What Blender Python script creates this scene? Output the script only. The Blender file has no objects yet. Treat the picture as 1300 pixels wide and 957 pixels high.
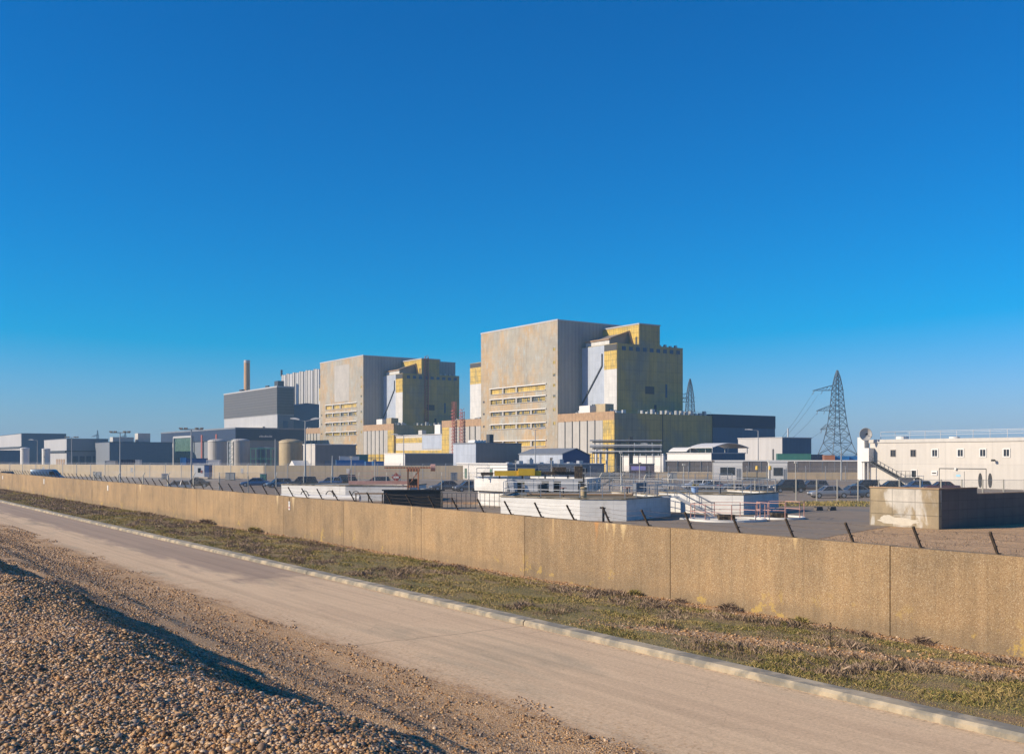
import bpy, math, random
import numpy as np
from mathutils import Vector, Matrix, noise as mnoise
random.seed(7); RNG = np.random.default_rng(11)
R = math.radians
scene = bpy.context.scene
COL = scene.collection
TH = R(34.5); SN, CS = math.sin(TH), math.cos(TH)

# ------------------------------------------------------------------ camera, sky, sun, exposure
cam_d = bpy.data.cameras.new('camera'); cam = bpy.data.objects.new('camera', cam_d); COL.objects.link(cam)
cam.location = (0, 0, 4.75); cam.rotation_euler = (R(90), 0, 0)
cam_d.sensor_width = 36; cam_d.lens = 36; cam_d.shift_y = 0.078
cam_d.clip_start = 0.1; cam_d.clip_end = 20000
scene.camera = cam
SUN_EL, SUN_AZ = R(26), R(194)
world = bpy.data.worlds.new("World"); scene.world = world; world.use_nodes = True
wn, wl = world.node_tree.nodes, world.node_tree.links
wn.clear()
sky = wn.new('ShaderNodeTexSky'); sky.sky_type = 'NISHITA'; sky.sun_disc = False
sky.sun_elevation = SUN_EL; sky.sun_rotation = R(90) - SUN_AZ + 2 * math.pi
sky.air_density = 1.0; sky.dust_density = 0.3; sky.ozone_density = 3.0
hs = wn.new('ShaderNodeHueSaturation'); hs.inputs['Saturation'].default_value = 1.25; hs.inputs['Hue'].default_value = 0.5
bg = wn.new('ShaderNodeBackground'); bg.inputs['Strength'].default_value = 0.085
wo = wn.new('ShaderNodeOutputWorld')
tint = wn.new('ShaderNodeMix'); tint.data_type = 'RGBA'; tint.blend_type = 'MULTIPLY'; tint.inputs[0].default_value = 1.0; tint.inputs[7].default_value = (0.62, 0.86, 1.18, 1)
wl.new(sky.outputs[0], hs.inputs['Color']); wl.new(hs.outputs[0], tint.inputs[6]); 
sepw = wn.new('ShaderNodeSeparateColor'); comw = wn.new('ShaderNodeCombineColor'); wl.new(tint.outputs[2], sepw.inputs[0])
def wmath(op, a, b_):
    n = wn.new('ShaderNodeMath'); n.operation = op; wl.new(a, n.inputs[0]); n.inputs[1].default_value = b_; return n.outputs[0]
skr = wmath('MAXIMUM', wmath('SUBTRACT', wmath('MULTIPLY', sepw.outputs[0], 1.45), 2.12), 0.0); wl.new(skr, comw.inputs[0])
skg = wn.new('ShaderNodeMath'); skg.operation = 'SUBTRACT'; wl.new(wmath('MULTIPLY', sepw.outputs[1], 0.89), skg.inputs[0]); wl.new(wmath('MULTIPLY', skr, 0.16), skg.inputs[1]); wl.new(skg.outputs[0], comw.inputs[1]); wl.new(sepw.outputs[2], comw.inputs[2]); wl.new(comw.outputs[0], bg.inputs['Color']); wl.new(bg.outputs[0], wo.inputs['Surface'])
sd = bpy.data.lights.new('sun', 'SUN'); sd.energy = 4.6; sd.angle = R(0.5); sd.color = (1.0, 0.86, 0.67)
sun = bpy.data.objects.new('sun', sd); COL.objects.link(sun)
sdir = Vector((math.cos(SUN_AZ) * math.cos(SUN_EL), math.sin(SUN_AZ) * math.cos(SUN_EL), math.sin(SUN_EL)))
sun.rotation_euler = sdir.to_track_quat('Z', 'Y').to_euler(); sun.location = (-50, -20, 60)
vs = scene.view_settings; vs.view_transform = 'Standard'; vs.look = 'None'; vs.gamma = 1; vs.exposure = 0.45
vs.use_curve_mapping = False
scene.cycles.volume_bounces = 0; scene.cycles.max_bounces = 6; scene.cycles.transparent_max_bounces = 24
scene.cycles.use_denoising = True

# ------------------------------------------------------------------ helpers
def near(px, d): return ((px - 650) / 1300 * d, d)
def zat(y, d): return 4.75 + (580 - y) * d / 1300
def ext_u(px0, d, px):                      # length along u (left-back) from the corner seen at px0 to the corner seen at px
    x0 = (px0 - 650) / 1300 * d; r = (px - 650) / 1300
    return (x0 - r * d) / (SN + r * CS)
def ext_v(px0, d, px):
    x0 = (px0 - 650) / 1300 * d; r = (px - 650) / 1300
    return (r * d - x0) / (CS - r * SN)
def AB(b, a, z=0): return Vector((CS * b - SN * a, SN * b + CS * a, z))   # b across the road, a along it

class MB:
    def __init__(s): s.v = []; s.f = []; s.m = []; s.cm = 0
    def add(s, vs_, fs):
        n = len(s.v); s.v += [tuple(p) for p in vs_]
        for f in fs: s.f.append(tuple(i + n for i in f)); s.m.append(s.cm)
        return s
    def box(s, x0, x1, y0, y1, z0, z1):
        x0, x1 = sorted((x0, x1)); y0, y1 = sorted((y0, y1)); z0, z1 = sorted((z0, z1))
        return s.add([(x0,y0,z0),(x1,y0,z0),(x1,y1,z0),(x0,y1,z0),(x0,y0,z1),(x1,y0,z1),(x1,y1,z1),(x0,y1,z1)],
              [(0,3,2,1),(4,5,6,7),(0,1,5,4),(1,2,6,5),(2,3,7,6),(3,0,4,7)])
    def prism(s, pts, z0, z1):
        n = len(pts)
        vs_ = [(p[0], p[1], z0) for p in pts] + [(p[0], p[1], z1) for p in pts]
        return s.add(vs_, [tuple(range(n))[::-1], tuple(range(n, 2*n))] + [(i, (i+1) % n, n+(i+1) % n, n+i) for i in range(n)])
    def extrude(s, pts, axis, t0, t1):        # pts in the plane across the axis; axis 'x': (y,z)  axis 'y': (x,z)
        n = len(pts)
        g = (lambda p, t: (t, p[0], p[1])) if axis == 'x' else (lambda p, t: (p[0], t, p[1]))
        vs_ = [g(p, t0) for p in pts] + [g(p, t1) for p in pts]
        return s.add(vs_, [tuple(range(n))[::-1], tuple(range(n, 2*n))] + [(i, (i+1) % n, n+(i+1) % n, n+i) for i in range(n)])
    def bar(s, p0, p1, w, h=None, n=4):
        p0, p1 = Vector(p0), Vector(p1); d = (p1 - p0)
        if d.length < 1e-6: return s
        d.normalize(); h = h or w
        up = Vector((0,0,1)) if abs(d.z) < 0.95 else Vector((0,1,0))
        a = d.cross(up).normalized(); b = a.cross(d).normalized()
        off = [a*-w/2+b*-h/2, a*w/2+b*-h/2, a*w/2+b*h/2, a*-w/2+b*h/2] if n == 4 else \
              [a*math.cos(2*math.pi*i/n)*w/2 + b*math.sin(2*math.pi*i/n)*w/2 for i in range(n)]
        vs_ = [p0+o for o in off] + [p1+o for o in off]
        return s.add(vs_, [tuple(range(n))[::-1], tuple(range(n, 2*n))] + [(i, (i+1) % n, n+(i+1) % n, n+i) for i in range(n)])
    def cyl(s, x, y, z0, z1, r, n=24, r1=None, dome=0):
        r1 = r if r1 is None else r1
        rings = [(r, z0), (r1, z1)]
        if dome: rings += [(r1*math.cos(t), z1 + dome*math.sin(t)) for t in (0.4, 0.8, 1.2)]
        vs_ = []
        for rr, z in rings: vs_ += [(x+rr*math.cos(2*math.pi*i/n), y+rr*math.sin(2*math.pi*i/n), z) for i in range(n)]
        fs = [tuple(range(n))[::-1], tuple(range((len(rings)-1)*n, len(rings)*n))]
        for k in range(len(rings)-1): fs += [(k*n+i, k*n+(i+1) % n, (k+1)*n+(i+1) % n, (k+1)*n+i) for i in range(n)]
        return s.add(vs_, fs)
    def build(s, name, mats, parent=None, smooth=False, bevel=0):
        me = bpy.data.meshes.new(name); me.from_pydata(s.v, [], s.f)
        if not isinstance(mats, (list, tuple)): mats = [mats]
        for m in mats: me.materials.append(m)
        if len(mats) > 1: me.polygons.foreach_set('material_index', s.m)
        if smooth:
            me.polygons.foreach_set('use_smooth', [True]*len(me.polygons))
            try: me.set_sharp_from_angle(angle=R(40))
            except Exception: pass
        me.update()
        o = bpy.data.objects.new(name, me); COL.objects.link(o)
        if parent: o.parent = parent
        if bevel:
            md = o.modifiers.new('bevel', 'BEVEL'); md.width = bevel; md.segments = 2; md.limit_method = 'ANGLE'
        return o
def tag(o, label=None, cat=None, group=None, kind=None):
    if label: o['label'] = label
    if cat: o['category'] = cat
    if group: o['group'] = group
    if kind: o['kind'] = kind
    return o
def thing(name, label, cat, loc=(0,0,0), rz=0, group=None):
    o = bpy.data.objects.new(name, None); COL.objects.link(o); o.empty_display_size = 0.5
    loc = tuple(loc) + (0,) * (3 - len(loc)); o.location = loc; o.rotation_euler = (0,0,rz)
    return tag(o, label, cat, group)
def kids(o): return [c for c in list(bpy.data.objects) if c.parent == o]
def copy_tree(o, loc=None, rz=None, label=None):
    def rec(s, par):
        c = s.copy(); COL.objects.link(c); c.parent = par
        for k in kids(s): rec(k, c)
        return c
    r = rec(o, None)
    if loc is not None: r.location = tuple(loc) + (0,) * (3 - len(loc))
    if rz is not None: r.rotation_euler = (0,0,rz)
    if label: r['label'] = label
    return r

# ------------------------------------------------------------------ materials
def new_mat(name):
    m = bpy.data.materials.new(name); m.use_nodes = True
    nt = m.node_tree; return m, nt, nt.nodes['Principled BSDF']
def mixc(nt, fac, a, b, mode='MIX'):
    n = nt.nodes.new('ShaderNodeMix'); n.data_type = 'RGBA'; n.blend_type = mode
    for s_, v in ((n.inputs[0], fac), (n.inputs[6], a), (n.inputs[7], b)):
        if hasattr(v, 'is_linked') or isinstance(v, bpy.types.NodeSocket): nt.links.new(v, s_)
        else: s_.default_value = v if isinstance(v, (int, float)) else (*v, 1)[:4]
    return n.outputs[2]
def ramp(nt, src, stops):
    n = nt.nodes.new('ShaderNodeValToRGB'); cr = n.color_ramp
    while len(cr.elements) < len(stops): cr.elements.new(0.5)
    for e, (p, c) in zip(cr.elements, stops): e.position = p; e.color = (*c, 1) if isinstance(c, tuple) else (c, c, c, 1)
    nt.links.new(src, n.inputs[0]); return n.outputs[0]
def math_(nt, op, a, b=None):
    n = nt.nodes.new('ShaderNodeMath'); n.operation = op
    for i, v in enumerate((a, b)):
        if v is None: continue
        if isinstance(v, bpy.types.NodeSocket): nt.links.new(v, n.inputs[i])
        else: n.inputs[i].default_value = v
    return n.outputs[0]
def noise(nt, vec, scale, detail=4, rough=0.55, dist=0):
    n = nt.nodes.new('ShaderNodeTexNoise'); n.inputs['Scale'].default_value = scale
    n.inputs['Detail'].default_value = detail; n.inputs['Roughness'].default_value = rough; n.inputs['Distortion'].default_value = dist
    if vec is not None: nt.links.new(vec, n.inputs['Vector'])
    return n.outputs[0]
def mapping(nt, vec, scale=(1,1,1), loc=(0,0,0)):
    n = nt.nodes.new('ShaderNodeMapping'); n.inputs['Scale'].default_value = scale; n.inputs['Location'].default_value = loc
    nt.links.new(vec, n.inputs['Vector']); return n.outputs[0]
def objco(nt): return nt.nodes.new('ShaderNodeTexCoord').outputs['Object']
def bump(nt, bs, h, strength=0.3, dist=0.02):
    n = nt.nodes.new('ShaderNodeBump'); n.inputs['Strength'].default_value = strength; n.inputs['Distance'].default_value = dist
    nt.links.new(h, n.inputs['Height']); nt.links.new(n.outputs[0], bs.inputs['Normal'])
def mat(name, col, rough=0.6, metal=0, mott=0.12, mscale=0.5, streak=0, panel=None, pdark=0.75, ribs=0, rdark=0.85, col2=None, c2=(0.55,0.7), c2scale=0.15, grime=None, offs=0.0):
    """generic procedural surface: mottling, vertical streaks, panel joints, ribs, second colour in patches"""
    m, nt, bs = new_mat(name); co = objco(nt)
    sp = nt.nodes.new('ShaderNodeSeparateXYZ'); nt.links.new(co, sp.inputs[0])
    h = math_(nt, 'ADD', sp.outputs[0], sp.outputs[1]); cb = nt.nodes.new('ShaderNodeCombineXYZ')
    nt.links.new(h, cb.inputs[0]); nt.links.new(sp.outputs[2], cb.inputs[1]); uv = cb.outputs[0]
    c = None
    if col2:
        f = ramp(nt, noise(nt, mapping(nt, co, (1,1,0.6), (offs,0,0)), c2scale, 5, 0.6, 0.4), [(c2[0], 0.0), (c2[1], 1.0)])
        c = mixc(nt, f, col, col2)
    nz = noise(nt, co, mscale, 6, 0.65)
    k = ramp(nt, nz, [(0.25, 1-mott), (0.75, 1+mott*0.6)])
    c = mixc(nt, 1.0, c if c is not None else col, k, 'MULTIPLY')
    if streak:
        s_ = ramp(nt, noise(nt, mapping(nt, uv, (1.2, 0.05, 1)), 1.0, 6, 0.7), [(0.3, 1-streak), (0.65, 1.0)])
        c = mixc(nt, 1.0, c, s_, 'MULTIPLY')
    hgt = None
    if panel:
        b = nt.nodes.new('ShaderNodeTexBrick'); nt.links.new(uv, b.inputs['Vector'])
        b.offset = 0; b.inputs['Scale'].default_value = 1; b.inputs['Brick Width'].default_value = panel[0]; b.inputs['Row Height'].default_value = panel[1]
        b.inputs['Mortar Size'].default_value = panel[2] if len(panel) > 2 else 0.06; b.inputs['Bias'].default_value = 0
        b.inputs['Color1'].default_value = (0.93,0.93,0.93,1); b.inputs['Color2'].default_value = (1.04,1.03,1.02,1); b.inputs['Mortar'].default_value = (pdark,pdark,pdark,1)
        c = mixc(nt, 1.0, c, b.outputs['Color'], 'MULTIPLY'); hgt = b.outputs['Color']
    if ribs:
        w = nt.nodes.new('ShaderNodeTexWave'); w.wave_type = 'BANDS'; w.bands_direction = 'X'; w.wave_profile = 'SIN'
        nt.links.new(uv, w.inputs['Vector']); w.inputs['Scale'].default_value = 0.314 / ribs; w.inputs['Distortion'].default_value = 0
        c = mixc(nt, 1.0, c, ramp(nt, w.outputs['Fac'], [(0.1, rdark), (0.6, 1.0)]), 'MULTIPLY'); hgt = w.outputs['Fac']
    if grime:
        g = ramp(nt, noise(nt, mapping(nt, uv, (0.6, 0.25, 1)), 1.0, 7, 0.75), [(0.52, 0.0), (0.66, 1.0)])
        c = mixc(nt, g, c, grime)
    nt.links.new(c, bs.inputs['Base Color'])
    bs.inputs['Roughness'].default_value = rough; bs.inputs['Metallic'].default_value = metal
    if hgt is not None: bump(nt, bs, hgt, 0.5, 0.05)
    elif mott > 0.05: bump(nt, bs, nz, 0.15, 0.02)
    return m
def glass(name, col=(0.02,0.03,0.04), rough=0.08):
    m, nt, bs = new_mat(name)
    c = mixc(nt, 1.0, col, ramp(nt, noise(nt, objco(nt), 0.7, 2), [(0.3, 0.6), (0.7, 1.3)]), 'MULTIPLY')
    nt.links.new(c, bs.inputs['Base Color']); bs.inputs['Roughness'].default_value = rough; return m
M = {}
M['clad_front'] = mat('pale_weathered_cladding', (0.38,0.345,0.27), 0.55, mott=0.22, mscale=0.12, streak=0.22, panel=(1.5,2.05,0.05), pdark=0.86, col2=(0.47,0.335,0.18), c2=(0.44,0.60), c2scale=0.10, grime=(0.36,0.375,0.345))
M['clad_front2'] = mat('paler_replaced_cladding', (0.43,0.40,0.35), 0.55, mott=0.12, mscale=0.15, streak=0.12, panel=(1.5,2.05,0.05), pdark=0.88)
M['clad_side'] = mat('grey_ribbed_cladding', (0.38,0.35,0.31), 0.5, mott=0.12, mscale=0.1, streak=0.2, ribs=1.5, rdark=0.86, col2=(0.26,0.28,0.32), c2=(0.5,0.7), c2scale=0.05)
M['clad_olive'] = mat('olive_yellow_cladding', (0.52,0.37,0.10), 0.5, mott=0.18, mscale=0.2, streak=0.3, panel=(1.8,3.3,0.07), pdark=0.7, col2=(0.32,0.28,0.17), c2=(0.47,0.64), c2scale=0.09)
M['clad_bluewhite'] = mat('blue_white_cladding', (0.42,0.47,0.55), 0.5, mott=0.12, mscale=0.3, streak=0.22, panel=(1.8,2.6,0.05), pdark=0.85)
M['clad_white'] = mat('white_cladding', (0.60,0.59,0.56), 0.5, mott=0.10, mscale=0.5, streak=0.16, panel=(1.6,2.2,0.05), pdark=0.82)
M['glaz_yellow'] = mat('yellow_glazed_panels', (0.66,0.46,0.10), 0.35, mott=0.25, mscale=0.6, streak=0.2, panel=(1.15,1.9,0.09), pdark=0.55, col2=(0.44,0.34,0.12), c2=(0.5,0.6), c2scale=0.4)
M['glaz_dark'] = mat('dark_glazed_panels', (0.46,0.34,0.08), 0.25, mott=0.3, mscale=1.2, panel=(1.15,2.2,0.12), pdark=0.4, col2=(0.12,0.13,0.12), c2=(0.5,0.56), c2scale=0.5)
M['annex_panel'] = mat('light_grey_annex_panels', (0.44,0.42,0.38), 0.55, mott=0.12, mscale=0.4, streak=0.2, panel=(3.9,30,0.14), pdark=0.35)
M['rust_band'] = mat('rusty_band', (0.42,0.27,0.15), 0.8, mott=0.3, mscale=0.8, streak=0.3)
M['louvre_dark'] = mat('dark_louvre', (0.05,0.05,0.05), 0.6, mott=0.1)
M['roof'] = mat('roof_felt', (0.16,0.16,0.16), 0.8, mott=0.2)
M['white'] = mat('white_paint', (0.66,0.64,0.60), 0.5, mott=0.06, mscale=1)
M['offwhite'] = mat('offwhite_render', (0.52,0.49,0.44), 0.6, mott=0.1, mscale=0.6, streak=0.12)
M['red'] = mat('red_oxide_paint', (0.33,0.09,0.07), 0.6, mott=0.2, mscale=3)
M['navy'] = mat('navy_cladding', (0.008,0.028,0.08), 0.65, mott=0.15, streak=0.1, ribs=0.6, rdark=0.7)
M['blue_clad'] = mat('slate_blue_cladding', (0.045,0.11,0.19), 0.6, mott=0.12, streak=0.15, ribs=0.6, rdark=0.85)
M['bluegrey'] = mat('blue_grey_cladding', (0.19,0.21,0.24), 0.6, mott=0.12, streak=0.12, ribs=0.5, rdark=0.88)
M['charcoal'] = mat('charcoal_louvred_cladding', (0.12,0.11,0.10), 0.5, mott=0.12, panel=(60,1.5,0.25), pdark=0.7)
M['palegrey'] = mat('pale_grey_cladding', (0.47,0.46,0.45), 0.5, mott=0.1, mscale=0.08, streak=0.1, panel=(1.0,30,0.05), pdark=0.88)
M['fin_light'] = mat('light_concrete_fins', (0.43,0.41,0.38), 0.6, mott=0.1, streak=0.2)
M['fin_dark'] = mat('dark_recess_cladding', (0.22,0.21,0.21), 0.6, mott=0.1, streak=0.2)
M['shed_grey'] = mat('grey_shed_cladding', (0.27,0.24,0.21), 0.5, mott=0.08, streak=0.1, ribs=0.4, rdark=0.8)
M['steel'] = mat('galvanised_steel', (0.42,0.43,0.44), 0.45, 0.6, mott=0.15, mscale=3)
M['lamp_grey'] = mat('lamp_post_paint', (0.34,0.35,0.35), 0.5, 0.2, mott=0.1, mscale=2)
M['darksteel'] = mat('dark_steel', (0.06,0.065,0.07), 0.5, 0.3, mott=0.2, mscale=2)
M['pylon'] = mat('pylon_steel', (0.10,0.11,0.12), 0.55, 0.4, mott=0.15, mscale=0.3)
M['rustpost'] = mat('rusty_angle_iron', (0.075,0.055,0.04), 0.75, 0.2, mott=0.35, mscale=6, col2=(0.20,0.14,0.08), c2=(0.5,0.62), c2scale=7)
M['wood'] = mat('weathered_timber', (0.30,0.20,0.12), 0.8, mott=0.2, mscale=3)
M['black'] = mat('black_paint', (0.012,0.012,0.013), 0.5, mott=0.1)
M['blue'] = mat('blue_container_paint', (0.03,0.20,0.50), 0.45, mott=0.12, ribs=0.28, rdark=0.7)
M['deepblue'] = mat('deep_blue_paint', (0.02,0.07,0.22), 0.45, mott=0.12, ribs=0.28, rdark=0.7)
M['green'] = mat('green_container_paint', (0.06,0.22,0.17), 0.5, mott=0.12, ribs=0.3, rdark=0.75)
M['orange'] = mat('orange_container_paint', (0.50,0.20,0.09), 0.5, mott=0.12, ribs=0.3, rdark=0.75)
M['yellow'] = mat('yellow_paint', (0.72,0.45,0.03), 0.5, mott=0.15, mscale=2)
M['pinkred'] = mat('faded_red_paint', (0.55,0.31,0.25), 0.6, mott=0.2, mscale=2)
M['brick'] = mat('buff_chimney', (0.50,0.30,0.15), 0.8, mott=0.12, mscale=0.3, streak=0.15)
M['tankyellow'] = mat('faded_tan_tank', (0.45,0.35,0.20), 0.6, mott=0.2, streak=0.2)
M['paintedwall'] = mat('flaking_white_wash', (0.66,0.65,0.62), 0.7, mott=0.10, mscale=1.5, streak=0.12, panel=(3.2,0.42,0.012), pdark=0.8, grime=(0.44,0.41,0.36))
M['deckfill'] = mat('brown_weathered_deck', (0.22,0.17,0.10), 0.9, mott=0.35, mscale=1.5, col2=(0.10,0.10,0.045), c2=(0.45,0.6), c2scale=0.5)
M['coping'] = mat('mossy_coping', (0.32,0.27,0.20), 0.9, mott=0.3, mscale=2, col2=(0.12,0.10,0.06), c2=(0.45,0.6), c2scale=1.2)
M['farwall'] = mat('buff_perimeter_concrete', (0.50,0.40,0.26), 0.85, mott=0.15, mscale=0.5, streak=0.2, panel=(2.5,10,0.06), pdark=0.75)
M['screen'] = mat('grey_mesh_screen', (0.17,0.15,0.145), 0.6, mott=0.15, panel=(2.4,0.9,0.06), pdark=0.6, streak=0.2)
M['lilac'] = mat('lilac_sign', (0.28,0.24,0.55), 0.5, mott=0.05)
M['maroon'] = mat('maroon_wall', (0.10,0.07,0.08), 0.6, mott=0.1)
M['skyblue'] = mat('pale_blue_sign', (0.25,0.5,0.65), 0.5, mott=0.05)
M['glass'] = glass('window_glass'); M['greenglass'] = glass('green_curtain_glass', (0.10,0.17,0.13), 0.2)
M['tyre'] = mat('tyre_rubber', (0.015,0.015,0.015), 0.8, mott=0.05)
M['lens'] = mat('lamp_lens', (0.75,0.75,0.72), 0.15, mott=0.02)
M['taillens'] = mat('red_lens', (0.35,0.01,0.01), 0.2, mott=0.02)

# ground materials ---------------------------------------------------
def pebble_color(nt, vec, scale, rnd=0.9):
    v = nt.nodes.new('ShaderNodeTexVoronoi'); v.inputs['Scale'].default_value = scale; v.inputs['Randomness'].default_value = rnd
    nt.links.new(vec, v.inputs['Vector'])
    sp = nt.nodes.new('ShaderNodeSeparateColor'); nt.links.new(v.outputs['Color'], sp.inputs[0])
    c = ramp(nt, sp.outputs[0], PEB)
    return c, v.outputs['Distance'], sp.outputs[1]
PEB = [(0.0,(0.10,0.05,0.022)),(0.14,(0.30,0.15,0.05)),(0.30,(0.46,0.26,0.10)),(0.46,(0.56,0.34,0.15)),(0.58,(0.20,0.12,0.07)),(0.70,(0.36,0.26,0.18)),(0.82,(0.68,0.50,0.32)),(0.92,(0.46,0.21,0.05)),(1.0,(0.08,0.065,0.06))]
def mat_shingle(name, s1=26, tint=(1,1,1), soil=True, finer=False):
    m, nt, bs = new_mat(name); co = objco(nt)
    c1, d1, _ = pebble_color(nt, co, s1); c2, d2, _ = pebble_color(nt, co, s1*2.3)
    big = noise(nt, co, 0.35, 5, 0.6)
    f = ramp(nt, noise(nt, co, 3.0, 3), [(0.45, 0.0), (0.55, 1.0)])
    c = mixc(nt, f, c1, c2)
    c = mixc(nt, 1.0, c, ramp(nt, big, [(0.3, (0.78*tint[0],0.77*tint[1],0.76*tint[2])), (0.7, (1.1*tint[0],1.08*tint[1],1.05*tint[2]))]), 'MULTIPLY')
    if soil:
        s_ = ramp(nt, noise(nt, mapping(nt, co, (1.2,0.25,1)), 0.9, 5, 0.65, 0.3), [(0.60, 0.0), (0.70, 0.6)])
        c = mixc(nt, s_, c, (0.20,0.125,0.07))
    nt.links.new(c, bs.inputs['Base Color']); bs.inputs['Roughness'].default_value = 0.85
    bump(nt, bs, math_(nt, 'ADD', math_(nt, 'MULTIPLY', d1, -1.0), math_(nt, 'MULTIPLY', d2, -0.5)), 0.9, 0.03)
    return m
M['shingle'] = mat_shingle('shingle_stones', 34, (1.42,1.47,1.5))
M['ground'] = mat_shingle('far_shingle_ground', 3.0, (0.85,0.84,0.8))
def mat_pebble():
    m, nt, bs = new_mat('flint_pebbles'); g = nt.nodes.new('ShaderNodeNewGeometry')
    c = ramp(nt, g.outputs['Random Per Island'], PEB)
    c = mixc(nt, 1.0, c, ramp(nt, noise(nt, objco(nt), 60, 3), [(0.3, 0.7), (0.7, 1.15)]), 'MULTIPLY')
    nt.links.new(c, bs.inputs['Base Color']); bs.inputs['Roughness'].default_value = 0.6; return m
M['pebble'] = mat_pebble()
def a_of(px):
    r = (px-650)/1300; return (CS*23.49 - r*SN*23.49)/(SN + r*CS)
def mat_wall():
    m, nt, bs = new_mat('exposed_aggregate_concrete'); co = objco(nt)
    v = nt.nodes.new('ShaderNodeTexVoronoi'); v.inputs['Scale'].default_value = 42; nt.links.new(co, v.inputs['Vector'])
    sp = nt.nodes.new('ShaderNodeSeparateColor'); nt.links.new(v.outputs['Color'], sp.inputs[0])
    agg = ramp(nt, sp.outputs[0], [(0,(0.245,0.155,0.077)),(0.25,(0.30,0.20,0.105)),(0.65,(0.335,0.23,0.122)),(0.9,(0.375,0.265,0.145)),(1,(0.46,0.35,0.22))])
    big = noise(nt, mapping(nt, co, (1,0.6,0.6)), 0.8, 7, 0.7)
    c = mixc(nt, 1.0, agg, ramp(nt, big, [(0.28,(0.66,0.68,0.72)),(0.5,(0.95,0.95,0.95)),(0.72,(1.15,1.1,1.02))]), 'MULTIPLY')
    # formwork lines: darker thin verticals and vertical streaks
    sx = nt.nodes.new('ShaderNodeSeparateXYZ'); nt.links.new(co, sx.inputs[0])
    yy = math_(nt, 'ADD', sx.outputs[1], math_(nt, 'MULTIPLY', noise(nt, co, 1.1, 3), 0.05))
    fr = math_(nt, 'FRACT', math_(nt, 'DIVIDE', yy, 1.39))
    ln = ramp(nt, fr, [(0.0, 0.80), (0.012, 0.85), (0.03, 1.0), (1.0, 1.0)])
    c = mixc(nt, 0.7, c, ln, 'MULTIPLY')
    wnz = nt.nodes.new('ShaderNodeTexWhiteNoise'); wnz.noise_dimensions = '1D'; nt.links.new(math_(nt, 'FLOOR', math_(nt, 'DIVIDE', math_(nt, 'SUBTRACT', sx.outputs[1], 16.6), 8.35)), wnz.inputs['W'])
    c = mixc(nt, 1.0, c, ramp(nt, wnz.outputs['Value'], [(0.0, (0.88,0.88,0.89)), (1.0, (1.10,1.08,1.05))]), 'MULTIPLY')
    foot_dark = nt.nodes.new('ShaderNodeMapRange'); nt.links.new(math_(nt, 'SUBTRACT', sx.outputs[2], math_(nt, 'MULTIPLY', noise(nt, co, 1.3, 5, 0.7), 0.7)), foot_dark.inputs[0]); foot_dark.inputs[1].default_value = 0.25; foot_dark.inputs[2].default_value = -0.15
    c = mixc(nt, math_(nt, 'MULTIPLY', foot_dark.outputs[0], 0.45), c, (0.16,0.125,0.08))  # wall colour gets darker towards its foot
    st = ramp(nt, noise(nt, mapping(nt, co, (1, 3.0, 0.22)), 1.0, 6, 0.7), [(0.35, 0.8), (0.6, 1.04)])
    c = mixc(nt, 0.85, c, st, 'MULTIPLY')
    # rust and lime runs below the top
    top = ramp(nt, sx.outputs[2], [(0.0, 0.0), (0.45, 0.0), (1.0, 1.0)]); 
    mz = nt.nodes.new('ShaderNodeMapRange'); nt.links.new(sx.outputs[2], mz.inputs[0]); mz.inputs[1].default_value = 1.2; mz.inputs[2].default_value = 2.4
    run = ramp(nt, noise(nt, mapping(nt, co, (1, 3.4, 0.12), (0,0.7,0)), 1.0, 3, 0.5), [(0.69, 0.0), (0.74, 1.0)])
    c = mixc(nt, math_(nt, 'MULTIPLY', math_(nt, 'MULTIPLY', run, mz.outputs[0]), 0.8), c, (0.62,0.42,0.20))
    for k_, (ya, wa, za, ca) in enumerate(((a_of(757),0.10,1.5,(0.50,0.23,0.07)),(a_of(779),0.09,1.75,(0.68,0.48,0.22)),(a_of(791),0.12,1.7,(0.70,0.52,0.27)),(a_of(770),0.05,1.9,(0.70,0.52,0.27)),(a_of(352),0.16,1.5,(0.66,0.50,0.28)),(a_of(372),0.2,1.3,(0.66,0.50,0.28)),(a_of(178),0.3,1.2,(0.6,0.45,0.25)),(a_of(1010),0.07,1.95,(0.6,0.42,0.2)))):
        dy = math_(nt, 'ABSOLUTE', math_(nt, 'SUBTRACT', math_(nt, 'ADD', sx.outputs[1], math_(nt, 'MULTIPLY', math_(nt, 'SUBTRACT', noise(nt, co, 2.5, 5, 0.7), 0.5), 0.30)), ya))
        mz2 = nt.nodes.new('ShaderNodeMapRange'); nt.links.new(sx.outputs[2], mz2.inputs[0]); mz2.inputs[1].default_value = za; mz2.inputs[2].default_value = 2.35
        fk = math_(nt, 'MAXIMUM', math_(nt, 'SUBTRACT', 1.0, math_(nt, 'DIVIDE', dy, math_(nt, 'ADD', math_(nt, 'MULTIPLY', mz2.outputs[0], wa*1.4), 0.01))), 0.0)
        fk = math_(nt, 'MULTIPLY', math_(nt, 'MINIMUM', math_(nt, 'MULTIPLY', fk, 1.5), 1.0), mz2.outputs[0])
        c = mixc(nt, math_(nt, 'MULTIPLY', math_(nt, 'MULTIPLY', fk, math_(nt, 'ADD', noise(nt, co, 9, 4, 0.7), 0.3)), 0.8), c, ca)
    # yellow lichen low down
    lz = nt.nodes.new('ShaderNodeMapRange'); nt.links.new(sx.outputs[2], lz.inputs[0]); lz.inputs[1].default_value = 1.0; lz.inputs[2].default_value = 0.3
    li = ramp(nt, math_(nt, 'MULTIPLY', noise(nt, co, 2.2, 6, 0.7), noise(nt, co, 0.5, 2)), [(0.335, 0.0), (0.36, 1.0)])
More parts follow.
